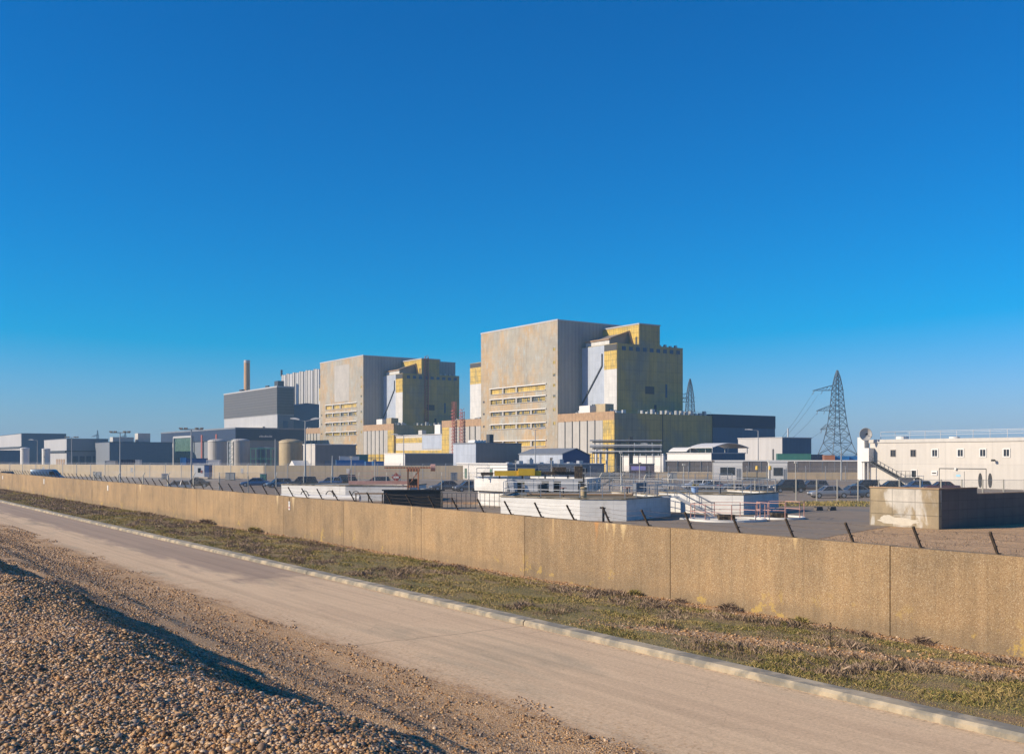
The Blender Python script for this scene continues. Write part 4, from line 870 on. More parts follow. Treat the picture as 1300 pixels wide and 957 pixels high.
for px, d, w, lab in ((905, 213, 6.0, 'white gatehouse with dark glazed front, left one set in the mesh screens'), (976, 205, 3.6, 'narrow white gatehouse beside the yellow beacons, right one in the mesh screens')):
    t = thing('gatehouse', lab, 'gatehouse', near(px, d), -0.19, 'white gatehouses in the screens')
    MB().box(0, w, 0, 3, 0, 3.7).build('wall', M['white'], t); MB().box(-0.15, w+0.15, -0.15, 3.15, 3.703, 3.9).build('roof', M['white'], t)
    MB().box(w*0.25, w*0.75, -0.05, -0.003, 1.0, 2.6).build('window', M['glass'], t); MB().box(w*0.8, w*0.95, -0.05, -0.003, 0, 2.3).build('door', M['bluegrey'], t)
for px, lab in ((961,'yellow headed beacon on a dark post between the two gatehouses'),(977.5,'yellow headed beacon on a dark post against the narrow gatehouse')):
    t = thing('beacon_post', lab, 'beacon', near(px, 203), 0, 'yellow beacons by the gatehouses')
    b = MB(); b.cyl(0,0,0,2.2,0.12,10); b.build('post', M['darksteel'], t)
    b = MB(); b.cyl(0,0,2.203,2.9,0.34,12,0.28,0.1); b.build('lamp_head', M['yellow'], t, True)
# pipe rack, kiosk, white plant house
t = thing('pipe_rack', 'dark steel pipe gantry crossing in front of the annex, right of the nearer reactor', 'gantry', near(752, 225), 0)
for x_ in (5.4, 8.1): MB().box(x_, x_+0.8, -0.4, 0.4, 0, 8.6 if x_ < 6 else 9.2).build('column', M['darksteel'], t)
b = MB()
for z_ in (5.6, 6.6, 8.0): b.bar((0,0,z_),(15,0,z_),0.3)
b.build('beam', M['darksteel'], t)
for z_, mm in ((5.95,'white'),(6.95,'steel'),(7.3,'white'),(8.35,'steel')): MB().bar((-0.6,-0.5,z_),(15.2,-0.5,z_),0.28,n=8).build('pipe', M[mm], t)
b = MB()
for k in range(9): x_=k*1.7; b.bar((x_,0.2,0),(x_,0.2,6+(k*3 % 4)*0.9),0.14); b.bar((x_,0,5.6),(x_+1.7,0,6.6),0.1)
b.build('bracing', M['lamp_grey'], t)
t,U,V = shed('plant_house', 'white flat roofed plant house behind the pipe gantry, left of the mesh screens', 'building', 840, 250, 4.8, 790, 846, 'offwhite', 'white', 'palegrey')
MB().box(1, 3, -0.05, -0.003, 0, 2.2).build('door', M['darksteel'], t)
b = MB()
for k in range(7): b.bar((0.3,1.5+k*2.2,4.9),(0.3,1.5+k*2.2,6.3+(k*5 % 3)),0.16); 
b.bar((0.3,0.5,6.2),(0.3,17,6.2),0.16); b.build('roof_pipework', M['steel'], t)
t = thing('kiosk', 'dark maroon kiosk with a lilac panel below the pipe gantry', 'kiosk', near(799, 214), -0.1)
MB().box(0, 5.2, 0, 3, 0, 3.2).build('wall', M['maroon'], t); MB().box(0.4, 3.4, -0.06, -0.003, 2.0, 2.8).build('lilac_panel', M['lilac'], t)
MB().box(3.3, 4.4, -0.05, -0.003, 0.4, 1.7).build('opening', M['black'], t); MB().box(-0.1, 5.3, -0.1, 3.1, 3.203, 3.35).build('roof', M['bluegrey'], t)
for i, (px, d, z, lab) in enumerate(((770, 232, 6.6, 'slim white vent pipe left of the dark gantry columns'),(757, 236, 6.2, 'short white chimney pipe beside the blue gable end'),(762, 236, 5.9, 'squat white pipe next to the blue gable end'),(842,222,5.2,'white stand pipe at the left end of the mesh screens'))):
    t = thing('vent_pipe', lab, 'pipe', near(px, d)); b = MB(); b.cyl(0,0,0,z,0.3 if i else 0.2,12); b.build('pipe', M['white'], t, True); b = MB(); b.cyl(0,0,z+0.003,z+0.25,0.42,12,0.3); b.build('cowl', M['steel'], t, True)
t = thing('access_stair', 'dark steel stair and ramp behind the rail of the white tanks', 'stair', near(756, 150), 0.15)
b = MB(); b.bar((0,0,0.1),(2.8,0,1.5),0.25,0.3); b.bar((2.8,0,1.5),(6.0,0,1.5),0.3); b.bar((0,0,1.1),(2.8,0,2.6),0.08); b.bar((2.8,0,2.6),(6,0,2.6),0.08)
for k in range(5): x_ = k*0.7; b.bar((x_,0,0.1+x_*0.5),(x_,0,1.1+x_*0.53),0.06)
for k in range(5): x_ = 2.8+k*0.8; b.bar((x_,0,0),(x_,0,2.6),0.07)
b.build('flight', M['darksteel'], t)
# guard booth
t = thing('guard_booth', 'small white booth with blue end on short legs in the car park', 'booth', near(246, 218), -0.08)
MB().box(0, 2.3, 0, 2.0, 0.45, 3.1).build('cabin', M['white'], t); MB().box(2.303, 3.3, 0.03, 1.97, 0.45, 3.0).build('blue_end', M['deepblue'], t)
MB().box(-0.1, 3.4, -0.1, 2.1, 3.103, 3.2).build('roof', M['white'], t); MB().box(0.9, 1.5, -0.05, -0.003, 1.4, 2.4).build('window', M['glass'], t)
MB().box(1.55, 1.9, -0.05, -0.003, 1.3, 1.9).build('notice', M['red'], t)
for x_ in (0.15, 3.0):
    MB().box(x_, x_+0.2, 0.1, 1.9, 0, 0.447).build('leg', M['darksteel'], t)
# white two storey building on the right
D0 = 148.0; bx = near(1300, D0); ox = (bx[0]+SN*18, bx[1]-CS*18)           # starts beyond the frame
Uw = ext_u(1300, D0, 1104.5)+18; Hw = 7.6
t = thing('white_building', 'pale two storey building with small square windows and roof railing on the right', 'building', ox, TH)
fy = lambda px: ext_u(1300, D0, px)+18
MB().box(0, 14, 0, Uw, 0, Hw-0.55).build('wall', mat('pale_rendered_panels', (0.56,0.52,0.46), 0.6, mott=0.07, mscale=0.4, streak=0.12, panel=(7.6,3.6,0.04), pdark=0.85), t)
MB().box(-0.15, 14.15, -0.15, Uw+0.15, Hw-0.547, Hw).build('parapet', M['offwhite'], t)
for i, px in enumerate((1278, 1248, 1219.5, 1187, 1159.5, 1134)):
    y = fy(px); w = MB().box(-0.05,-0.003,y-0.42,y+0.42,4.85,5.85).build('window', M['glass'], t)
    f_ = MB(); fm = 'white' if i < 4 else 'shed_grey'; o2 = 0.16 if i < 4 else 0.06
    for (q0,q1,z0_,z1_) in ((y-0.42-o2,y-0.42,4.85-o2,5.85+o2),(y+0.42,y+0.42+o2,4.85-o2,5.85+o2),(y-0.42,y+0.42,5.85,5.85+o2),(y-0.42,y+0.42,4.85-o2,4.85)): f_.box(-0.09,-0.004,q0,q1,z0_,z1_)
    f_.box(-0.08,-0.052,y-0.03,y+0.03,4.86,5.84); f_.build('frame', M[fm], w)
y = fy(1160.5); w = MB().box(-0.05,-0.003,y-0.4,y+0.4,1.55,2.6).build('window', M['glass'], t)
f_ = MB()
for (q0,q1,z0_,z1_) in ((y-0.56,y-0.4,1.4,2.75),(y+0.4,y+0.56,1.4,2.75),(y-0.4,y+0.4,2.6,2.75),(y-0.4,y+0.4,1.4,1.55)): f_.box(-0.09,-0.004,q0,q1,z0_,z1_)
f_.build('frame', M['white'], w)
y = fy(1186.5); b = MB(); b.box(-0.12,-0.003,y-0.5,y+0.5,1.9,2.6); v_ = b.build('vent_hood', M['white'], t); MB().box(-0.15,-0.123,y-0.35,y+0.35,2.15,2.32).build('slot', M['black'], v_)
ya, yb_ = fy(1252), fy(1192.5); b = MB(); b.box(-0.12,-0.003,ya,yb_,2.95,3.02); b.box(-0.06,-0.003,ya-0.03,ya+0.03,0,2.95); b.box(-0.06,-0.003,yb_-0.03,yb_+0.03,0,2.95); b.build('door_surround', M['darksteel'], t)
y = fy(1217); dr = MB().box(-0.08,-0.003,y-0.95,y+0.95,0,2.55).build('double_door', M['offwhite'], t); MB().box(-0.11,-0.083,y-0.35,y+0.35,1.75,2.05).build('blue_plate', M['skyblue'], dr)
b = MB(); b.bar((-0.3,fy(1214),2.9),(-0.05,fy(1214),2.9),0.3); b.build('wall_lamp', M['white'], t)
for px in (1244.5, 1257):
    y = fy(px); pts = [(y+0.30*math.cos(a_), 1.25+1.1*math.sin(a_)) for a_ in np.linspace(0, 2*math.pi, 20, endpoint=False)]
    b = MB(); b.extrude(pts, 'x', -0.06, -0.004); b.build('oval_opening', M['black'], t)
b = MB(); y = fy(1263); b.bar((-0.05,y,4.3),(-0.6,y-0.1,4.2),0.12); b.box(-0.85,-0.45,y-0.25,y+0.1,4.1,4.4); b.build('camera', M['black'], t)
rl = MB(); n = 16
for k in range(n): y = 2+(Uw-3.5)*k/(n-1); rl.bar((0.8,y,Hw),(0.8,y,Hw+1.25),0.06)
rl.bar((0.8,2,Hw+1.25),(0.8,Uw-1.5,Hw+1.25),0.06); rl.bar((0.8,2,Hw+0.65),(0.8,Uw-1.5,Hw+0.65),0.05); rl.bar((8,2,Hw+1.2),(8,Uw-1.5,Hw+1.2),0.05); rl.bar((0.8,Uw-1.5,Hw+1.25),(8,Uw-1.5,Hw+1.25),0.05)
rl.build('roof_railing', M['steel'], t)
b = MB(); b.cyl(3, Uw-4, Hw, Hw+0.5, 1.0, 16); b.cyl(5, Uw-12, Hw, Hw+0.35, 0.8, 16); b.build('roof_fan', M['white'], t)
# stair tower with white box at its left end
tt_ = ext_u(1300, D0, 1111); sx = (bx[0]-SN*tt_-CS*0.02, bx[1]+CS*tt_-SN*0.02); t = thing('outside_stair', 'black steel stair with white landing box at the left end of the pale building', 'stair', sx, TH)
MB().box(-1.5, -0.1, 0.1, 1.5, 4.0, 6.2).build('landing_box', M['white'], t)
MB().box(-0.7, 0.6, 1.55, 2.9, 0, 8.0).build('white_shaft', M['white'], t)
b = MB()
for x_ in (-1.35,-0.5): b.bar((x_,0.3,3.95),(x_,-5.0,1.4),0.12,0.28)
for k in range(13): f = k/13; b.box(-1.35,-0.5,0.25-5.2*f,-0.05-5.2*f,3.9-2.5*f,3.95-2.5*f)
b.box(-1.5,-0.3,-8.4,-5.0,1.3,1.5); b.bar((-1.2,-8.2,1.35),(-1.2,-10.4,0.0),0.16,0.2); b.box(-1.5,-0.1,0.1,1.5,3.8,3.97)
b.build('flight', M['darksteel'], t)
b = MB()
for k in range(8): f = k/7; b.bar((-1.45,0.2-5.2*f,3.9-2.5*f),(-1.45,0.2-5.2*f,5.0-2.5*f),0.05)
for k in range(5): b.bar((-1.45,-5.1-0.8*k,1.4),(-1.45,-5.1-0.8*k,2.5),0.05)
for h_ in (0.55, 1.1): b.bar((-1.45,0.2,3.9+h_),(-1.45,-5.0,1.4+h_),0.05); b.bar((-1.45,-5.0,1.4+h_),(-1.45,-8.4,1.4+h_),0.05)
b.build('handrail', M['darksteel'], t)
for x_, y_, z_ in ((-1.4,0.3,3.8),(-1.4,1.4,3.8),(-1.4,-5.2,1.3),(-1.4,-8.2,1.3)): MB().bar((x_,y_,0),(x_,y_,z_),0.12).build('leg', M['white'], t)
t = thing('satellite_dish', 'round white satellite dish on the shaft at the left end of the pale building', 'dish', near(1098.3, 168.2), 0)
t.location.z = 7.95
b = MB(); N = 20; rings = [(0.15,0.0),(0.6,-0.10),(0.95,-0.25),(1.05,-0.34)]; vs_ = []
for r_, dy_ in rings: vs_ += [(r_*math.cos(2*math.pi*i/N), dy_, 0.5+r_*math.sin(2*math.pi*i/N)) for i in range(N)]
fs = [tuple(range(N))]
for k in range(3): fs += [(k*N+i,(k+1)*N+i,(k+1)*N+(i+1)%N,k*N+(i+1)%N) for i in range(N)]
b.add(vs_, fs); o_ = b.build('reflector', M['offwhite'], t, True); sm_ = o_.modifiers.new('thick','SOLIDIFY'); sm_.thickness = 0.04
b = MB(); b.bar((0,0,0.5),(0,-0.8,0.55),0.06); b.box(-0.14,0.14,-0.95,-0.7,0.42,0.68); b.bar((0,0.05,0.4),(0,0.1,-0.1),0.12); b.build('feed_arm', M['black'], t)

# ------------------------------------------------------------------ the white tanks and their rails
def rail_run(par, pts, z, h=1.1, step=1.9, m='steel', r=0.045, closed=False):
    pts = [Vector((p[0], p[1], z)) for p in pts]; 
    if closed: pts.append(pts[0])
    rb = MB()
    for p, q in zip(pts, pts[1:]):
        for f in (0.5, 1.0): rb.bar(p+Vector((0,0,h*f)), q+Vector((0,0,h*f)), r)
    rail = rb.build('railing', M[m], par); pm = None
    for p, q in zip(pts, pts[1:]):
        n = max(1, round((q-p).length/step))
        for k in range(n+1):
            if k == n and q is not pts[-1]: continue
            if pm is None: pm = MB().bar((0,0,0),(0,0,h),r*1.3).build('post', M[m], rail); o = pm
            else: o = pm.copy(); COL.objects.link(o); o.parent = rail
            o.location = p + (q-p)*k/n
    return rail
def tank(name, label, pts, z, rail=True, railsides=None, thick=0.35, cope=True):
    o = Vector(pts[0]); P = [Vector(p)-o for p in pts]; n = len(P)
    t = thing(name, label, 'tank', (*pts[0], 0), 0)
    c = sum(P, Vector((0,0)))/n
    inn = [p + (c-p).normalized()*thick*1.3 for p in P]
    b = MB(); vs_ = [(*p, -0.1) for p in P]+[(*p, z) for p in P]+[(*p, z) for p in inn]+[(*p, z-0.35) for p in inn]
    fs = []
    for i in range(n):
        j = (i+1) % n
        fs += [(i,j,n+j,n+i),(n+i,n+j,2*n+j,2*n+i),(2*n+i,2*n+j,3*n+j,3*n+i)]
    b.add(vs_, fs); b.build('tank_wall', M['paintedwall'], t)
    b = MB(); b.add([(*(p+(c-p)*0.002), z-0.12) for p in inn], [tuple(range(n))]); b.build('deck', M['deckfill'], t)
    b = MB()
    for i in range(n):
        j = (i+1) % n; d = (P[j]-P[i]).normalized(); nn = Vector((d.y,-d.x))
        b.prism([(P[i]+nn*0.08)[:],(P[j]+nn*0.08)[:],(P[j]-nn*0.35)[:],(P[i]-nn*0.35)[:]], z+0.003+0.002*(i % 2), z+0.09+0.004*(i % 2))
    b.build('coping', M['coping'], t)
    if rail: rail_run(t, [p+(c-p).normalized()*0.25 for p in (P if railsides is None else [P[i] for i in railsides])], z+0.09, closed=railsides is None)
    return t
tA = tank('settling_tank', 'near white polygonal tank with brown top and steel railing directly behind the wall', [(-0.9,81),(5.05,76.3),(8.45,75.6),(12.7,82),(9,91),(0,90)], 1.6)
tC = tank('settling_tank', 'white railed tank at right with stairs on its left, behind the ringed pits', [(12.9,89.8),(15.5,86.2),(19,84),(23.3,89.5),(20.5,97),(14,96.5)], 1.62)
tB = tank('raised_tank', 'taller two tiered white tank with a yellow beam on top, behind the near tank', [(-3.3,101.2),(-0.35,97.3),(6.8,97.2),(8.6,104),(2,110),(-3.6,108)], 1.35, rail=False)
P = [Vector(p)-Vector((-3.3,101.2)) for p in [(-3.7,101.0),(-0.5,96.8),(7.1,96.8),(9,104),(2,110.4),(-4,108)]]
c = sum(P, Vector((0,0)))/6
b = MB(); b.prism([p[:] for p in (P[0], P[1], P[1]+Vector((0.5,0.5)), P[0]+Vector((1.0,1.2)))], 1.46, 2.66)
b.build('upper_tier', M['paintedwall'], tB)
b = MB()
for p, q in ((P[1]+Vector((0.55,0.3)),P[2]),(P[2],P[3]),(P[3],P[4]),(P[4],P[5]),(P[5],P[0]+Vector((0.2,1.3)))):
    d = (q-p).normalized(); nn = Vector((-d.y,d.x)); L_ = (q-p).length; k = 0.0
    b.prism([p[:],q[:],(q+nn*0.3)[:],(p+nn*0.3)[:]], 2.45, 2.66)
    while k < L_-0.6:
        e = min(k+ (1.6 if int(k*3) % 2 else 0.45), L_); b.prism([(p+d*k)[:],(p+d*e)[:],(p+d*e+nn*0.25)[:],(p+d*k+nn*0.25)[:]], 1.46, 2.447); k = e+0.7
b.build('framed_tier', M['paintedwall'], tB)
b = MB(); b.prism([(p+(c-p)*0.05)[:] for p in P], 2.2, 2.4); b.build('upper_deck', M['deckfill'], tB)
b = MB(); b.bar((3.1,-4.3,2.66),(3.6,-4.5,0.1),0.45); b.build('white_pillar', M['white'], tB)
t = thing('travelling_crane', 'yellow painted crane beam with dark machinery lying across the two tiered tank', 'crane', (-2.4,98.5,2.67), 0.02)
b = MB(); b.box(0.7,5.2,0,0.5,0.25,0.75); b.box(3.0,4.6,-0.2,0.8,0.3,0.95); b.build('yellow_beam', M['yellow'], t)
b = MB(); b.box(-0.6,0.6,0.1,0.5,0.3,0.6); b.box(5.25,8.4,0,0.45,0.35,0.65); b.box(6.3,7.6,-0.2,0.7,0.66,1.1); b.box(8.45,9.2,-0.1,0.6,0,1.2); b.build('machinery', M['rustpost'], t)
b = MB()
for x_ in (-0.4,1.2,3.4,5.6,7.8,9.0): b.bar((x_,0.2,0),(x_,0.2,0.3),0.15)
b.build('feet', M['darksteel'], t)
rail_run(t, [(-1.0,1.2),(9.6,1.6)], 0, 1.0, 1.6, 'lamp_grey')
tD = tank('long_tank', 'long low white tank with dark mossy top at left, behind the leaning posts', [(-25.9,115),(-18.0,110.6),(-11,110),(-9.8,117),(-17,121),(-25,120)], 1.62, rail=False)
t = thing('walkway_beam', 'faded red walkway beam lying along the dark top of the long white tank', 'beam', (-17.8,111.5,1.75), 0)
b = MB(); b.box(0,7.6,0,0.5,0,0.38); b.build('beam', M['pinkred'], t); rail_run(t, [(0,0.25),(7.6,0.25)], 0.38, 1.1, 2.5, 'pinkred', 0.035)
t = thing('lifting_frame', 'orange rusty lifting frame at the right end of the red walkway beam', 'frame', (-11.1,109.3,0), 0.1)
b = MB()
for x_ in (0,1.1): 
    for y_ in (0,0.9): b.bar((x_,y_,0),(x_,y_,3.4),0.16)
b.box(-0.15,1.25,-0.1,1.0,3.2,3.5); b.box(-0.1,1.2,-0.1,1.0,1.5,1.7); b.bar((0,0,1.7),(1.1,0,3.2),0.1); b.bar((-2.5,0.1,3.6),(2.6,0.1,3.6),0.14)
b.build('frame', M['orange'], t); b = MB(); b.box(0.1,1.0,0.1,0.8,1.75,2.4); b.build('hoist', M['rustpost'], t)
b = MB(); b.bar((2.4,0.05,3.6),(2.9,0.05,3.6),0.75,n=12); b.build('reel', M['pinkred'], t)
t = thing('warning_sign', 'diamond shaped dark red warning sign on a thin pole by the walkway beam', 'sign', (*near(503, 118), 0))
b = MB(); b.bar((0,0,0),(0,0,2.9),0.06); b.build('pole', M['lamp_grey'], t)
b = MB(); b.extrude([(0,1.85),(0.55,2.4),(0,2.95),(-0.55,2.4)], 'y', -0.08,-0.04); pl = b.build('plate', M['red'], t); MB().box(-0.3,0.3,-0.1,-0.083,2.3,2.5).build('white_bar', M['white'], pl)
t = thing('storage_drum', 'dark round drum standing beside the orange lifting frame', 'drum', (*near(541, 108), 0)); b = MB(); b.cyl(0,0,0,1.35,0.55,20); b.build('shell', M['darksteel'], t, True); b = MB(); b.cyl(0,0,1.353,1.43,0.6,20); b.build('lid', M['bluegrey'], t, True)
t = thing('white_pipeline', 'thick white pipe with hoop brackets running in front of the long white tank', 'pipe', (-24.2,107.5,0), 0)
b = MB(); b.bar((0,0,0.55),(8.6,-2.4,0.5),0.62,n=14); b.build('pipe', M['white'], t, True)
for f in (0.3,0.62,0.95):
    b = MB()
    c_ = Vector((8.6*f,-2.4*f-0.05,0.5)); pr = None
    for k in range(9):
        a_ = math.pi*k/8; q = c_+Vector((math.cos(a_)*0.5,-0.35*math.cos(a_),math.sin(a_)*0.75)); 
        if pr: b.bar(pr, q, 0.07)
        pr = q
    b.build('hoop', M['darksteel'], t)
t = thing('black_skip', 'open black slatted steel container behind the wall, right of the timber frame', 'container', near(487, 93.5), -0.02)
b = MB(); L_, W_, H_ = 5.2, 2.2, 1.65
b.box(0,L_,0.05,0.12,0,H_); b.box(0,L_,W_-0.12,W_-0.05,0,H_); b.box(0,0.08,0.12,W_-0.12,0,H_); b.box(L_-0.08,L_,0.12,W_-0.12,0,H_)
for k in range(5): b.box(0,L_,0,0.047,0.12+k*0.34,0.26+k*0.34)
b.box(-0.15,L_+0.4,-0.1,0.2,H_+0.003,H_+0.12); b.build('shell', M['black'], t)
t = thing('timber_frame', 'low brown timber topped frame on posts between the white pipe and black container', 'frame', near(450, 96), -0.03)
b = MB(); b.box(0,2.7,0,0.4,1.25,1.38); b.build('top_board', M['wood'], t); b = MB()
for x_ in (0.1,1.3,2.6): b.bar((x_,0.2,0),(x_,0.2,1.25),0.1)
b.build('posts', M['rustpost'], t)
t = thing('low_fence', 'low dark railing fence between the black container and the near white tank', 'fence', (*near(556, 96), 0)); rail_run(t, [(0,0),(4.4,-0.4),(6.2,-1.0)], 0, 1.35, 0.45, 'darksteel', 0.035)
t = thing('valve_post', 'yellowed bollard with black valve pipe on the edge of the near white tank', 'valve', (*near(741, 77.5), 1.7))
b = MB(); b.cyl(0,0,0,0.75,0.22,14,0.26,0.05); b.build('bollard', M['tankyellow'], t, True); b = MB(); b.bar((0,0,0.8),(0,0,1.75),0.13,n=8); b.bar((0,0,0.95),(0.2,0,0.95),0.08); b.build('valve_pipe', M['black'], t)
t = thing('short_post', 'short black iron post standing in front of the near white tank', 'post', (*near(766, 72.8), 0), 0)
b = MB(); b.bar((0,0,0),(0,0,1.15),0.16); b.bar((-0.25,0,1.15),(0.15,0,1.1),0.12); b.build('post', M['black'], t)
t = thing('blue_tub', 'pale blue tub with a small plant on the left corner of the right hand tank', 'tub', (*near(882, 87.3), 1.7))
b = MB(); b.cyl(0,0,0,0.55,0.26,16,0.34); b.build('tub', mat('pale_blue_plastic', (0.25,0.38,0.62), 0.4, mott=0.05), t, True)
pb = blades('foliage', RNG.normal(0,0.12,160), RNG.normal(0,0.12,160), np.full(160,0.5), RNG.uniform(0.1,0.35,160), np.full(160,0.03), 0.6, M['grass']); pb.parent = t; pb.rotation_euler = (0,0,0)
# stairs from the tank deck down to the yard
t = thing('tank_stair', 'white railed steel stair going down from the tank deck to the pits', 'stair', (*near(853, 80.5), 0), 0.05)
b = MB(); b.bar((-1.2,0,1.62),(0.6,0,1.62),0.12); 
for y_ in (0,0.8): b.bar((0.4,y_,1.6),(3.3,y_-0.3,0.08),0.07,0.2)
for k in range(8): f = (k+0.5)/8; b.box(0.4+2.9*f-0.14,0.4+2.9*f+0.12,0.0-0.3*f,0.8-0.3*f,1.6-1.5*f,1.63-1.5*f)
b.build('flight', M['white'], t)
b = MB()
for y_ in (0,0.8):
    for h_ in (0.5,1.0): b.bar((-1.2,y_,1.6+h_),(0.4,y_,1.6+h_),0.05); b.bar((0.4,y_,1.6+h_),(3.3,y_-0.3,0.08+h_),0.05)
    for f in (0,0.33,0.66,1.0): b.bar((0.4+2.9*f,y_-0.3*f,1.6-1.52*f),(0.4+2.9*f,y_-0.3*f,2.6-1.52*f),0.05)
    b.bar((-1.2,y_,1.6),(-1.2,y_,2.6),0.05)
b.build('handrail', M['steel'], t)
# ringed pits with red and white rails
def pit(x, y, rx, ry, label):
    t = thing('ringed_pit', label, 'pit', (x, y, 0), 0, 'kerbed pits on the asphalt'); N = 28
    b = MB(); vs_ = []
    for r_, z_ in ((1.0,0),(1.0,0.16),(0.9,0.16),(0.9,0.02)): vs_ += [(rx*r_*math.cos(2*math.pi*i/N), ry*r_*math.sin(2*math.pi*i/N), z_) for i in range(N)]
    b.add(vs_, [(k*N+i,k*N+(i+1)%N,(k+1)*N+(i+1)%N,(k+1)*N+i) for k in range(3) for i in range(N)]); b.build('kerb_ring', M['white'], t, True)
    b = MB(); b.add([(rx*0.9*math.cos(2*math.pi*i/N), ry*0.9*math.sin(2*math.pi*i/N), 0.02) for i in range(N)], [tuple(range(N))]); b.build('pit_floor', M['deckfill'], t)
    pts = [(rx*0.95*math.cos(a_), ry*0.95*math.sin(a_)) for a_ in np.linspace(0.3, 2*math.pi-0.2, 9)]
    rail_run(t, pts, 0.16, 1.1, 1.3, 'pinkred', 0.045)
    b = MB(); b.box(-0.7,0.5,-0.5,0.3,0.02,0.45); b.build('hatch', M['rustpost'], t); return t
pit(16.1, 76.6, 2.9, 2.6, 'larger kerbed pit with faded red rails at the foot of the tank stair')
pit(20.7, 79.2, 1.9, 2.2, 'smaller kerbed pit with red rails, right of the larger one')
t = thing('white_kerb_strip', 'long low white painted kerb lying beside the larger pit', 'kerb', (12.7, 77.6, 0), -0.35)
b = MB(); b.box(0,5.2,0,0.25,0,0.14); b.build('kerb', M['white'], t)
# concrete block building on the right
cx = near(1192, 67); t = thing('concrete_blockhouse', 'roofless stained concrete blockhouse with rusty edge and long side wall darkened for shade on the right', 'building', cx, TH)
M['stainwall'] = mat('stained_patchy_concrete', (0.33,0.26,0.16), 0.9, mott=0.3, mscale=0.9, streak=0.2, panel=(1.75,0.86,0.03), pdark=0.6, col2=(0.52,0.48,0.41), c2=(0.5,0.57), c2scale=0.5)
M['dark_shade_conc'] = mat('dark_and_shaded_blockwork', (0.15,0.125,0.105), 0.85, mott=0.2, mscale=0.7, panel=(1.1,0.62,0.02), pdark=0.7, streak=0.2)  # darkness of the shaded blockhouse faces put into the colour; also small dark blocks
b = MB(); b.box(0,0.3,0,5.3,-0.1,2.62); b.build('stained_wall', M['stainwall'], t)
sw = b = MB(); n = 30
pts = [(2.0+1.6*i/n, 0.10+0.35*abs(math.sin(i*1.7))*math.sin(math.pi*i/n)+0.2*math.sin(math.pi*i/n)) for i in range(n+1)]
# flaked patches of white lime wash low on the wall
M['limewash'] = mat('lime_wash', (0.52,0.47,0.38), 0.9, mott=0.15, mscale=3)
for (yc, zc, ry_, rz_, sd) in ((3.0,0.40,1.55,0.26,3),(3.9,0.55,0.55,0.24,8)):
    ps = []
    for i in range(26):
        a_ = 2*math.pi*i/26; k = 0.75+0.45*float(vn(np.array(i*0.9+sd*13), np.array(sd*3.3))); ps.append((yc+ry_*k*math.cos(a_), zc+rz_*k*math.sin(a_)))
    MB().extrude(ps, 'x', -0.006-sd*0.0004, -0.002).build('lime_patch', M['limewash'], t)
b = MB(); b.box(0.303,4.4,0,0.3,-0.1,2.62); b.box(0.303,4.4,5.0,5.3,-0.1,2.62); b.box(4.1,4.4,0.303,4.997,-0.1,2.60); b.build('shaded_wall', M['dark_shade_conc'], t)
b = MB(); b.box(-0.03,4.43,-0.03,0.2,2.623,2.70); b.box(-0.03,0.2,0.203,5.33,2.623,2.70); b.build('rusty_edge', M['rust_band'], t)
b = MB(); b.box(0.3,4.1,0.3,5.0,2.2,2.3); b.build('roof', M['rust_band'], t)
b = MB(); b.box(4.403,30,0.02,0.32,-0.1,2.2); b.box(29.7,30,0.323,6,-0.1,2.2); b.build('side_wall', M['dark_shade_conc'], t)
b = MB(); b.box(4.403,30,0,0.4,2.203,2.27); b.build('wall_edge', M['rust_band'], t)
n = 9000; a_ = RNG.uniform(24, 46, n); bb_ = RNG.uniform(24.5, 60, n)
dd = fbm(a_*0.5, bb_*0.35, 3); x = CS*bb_-SN*a_; d = SN*bb_+CS*a_
k = (dd > 0.52) & (x > 14) & (d < 72) & (x/d < 0.62) & ((x-15.9)*(66.8-56.8) - (d-56.8)*(23.6-16.1) > 3); a_, bb_ = a_[k], bb_[k]
tag(blades('rough_scrub', bb_, a_, np.zeros(len(a_)), RNG.uniform(0.03,0.16,len(a_)), np.full(len(a_),0.03), 0.7, M['scrub']), 'patches of low brown scrub on the shingle in front of the blockhouse', 'scrub', kind='stuff')
n = 14000; x = RNG.uniform(19, 62, n); d = RNG.uniform(98, 107, n); dd = fbm(x*0.4, d*0.6, 3); k = dd > 0.42; x, d, dd = x[k], d[k], dd[k]
tag(blades('rough_grass', CS*x+SN*d, -SN*x+CS*d, np.zeros(len(x)), 0.1+0.5*(dd-0.42)+RNG.uniform(0,0.12,len(x)), np.full(len(x),0.05), 0.6, M['grass']), 'strip of rough yellow green grass before the car park fence at right', 'grass', kind='stuff')

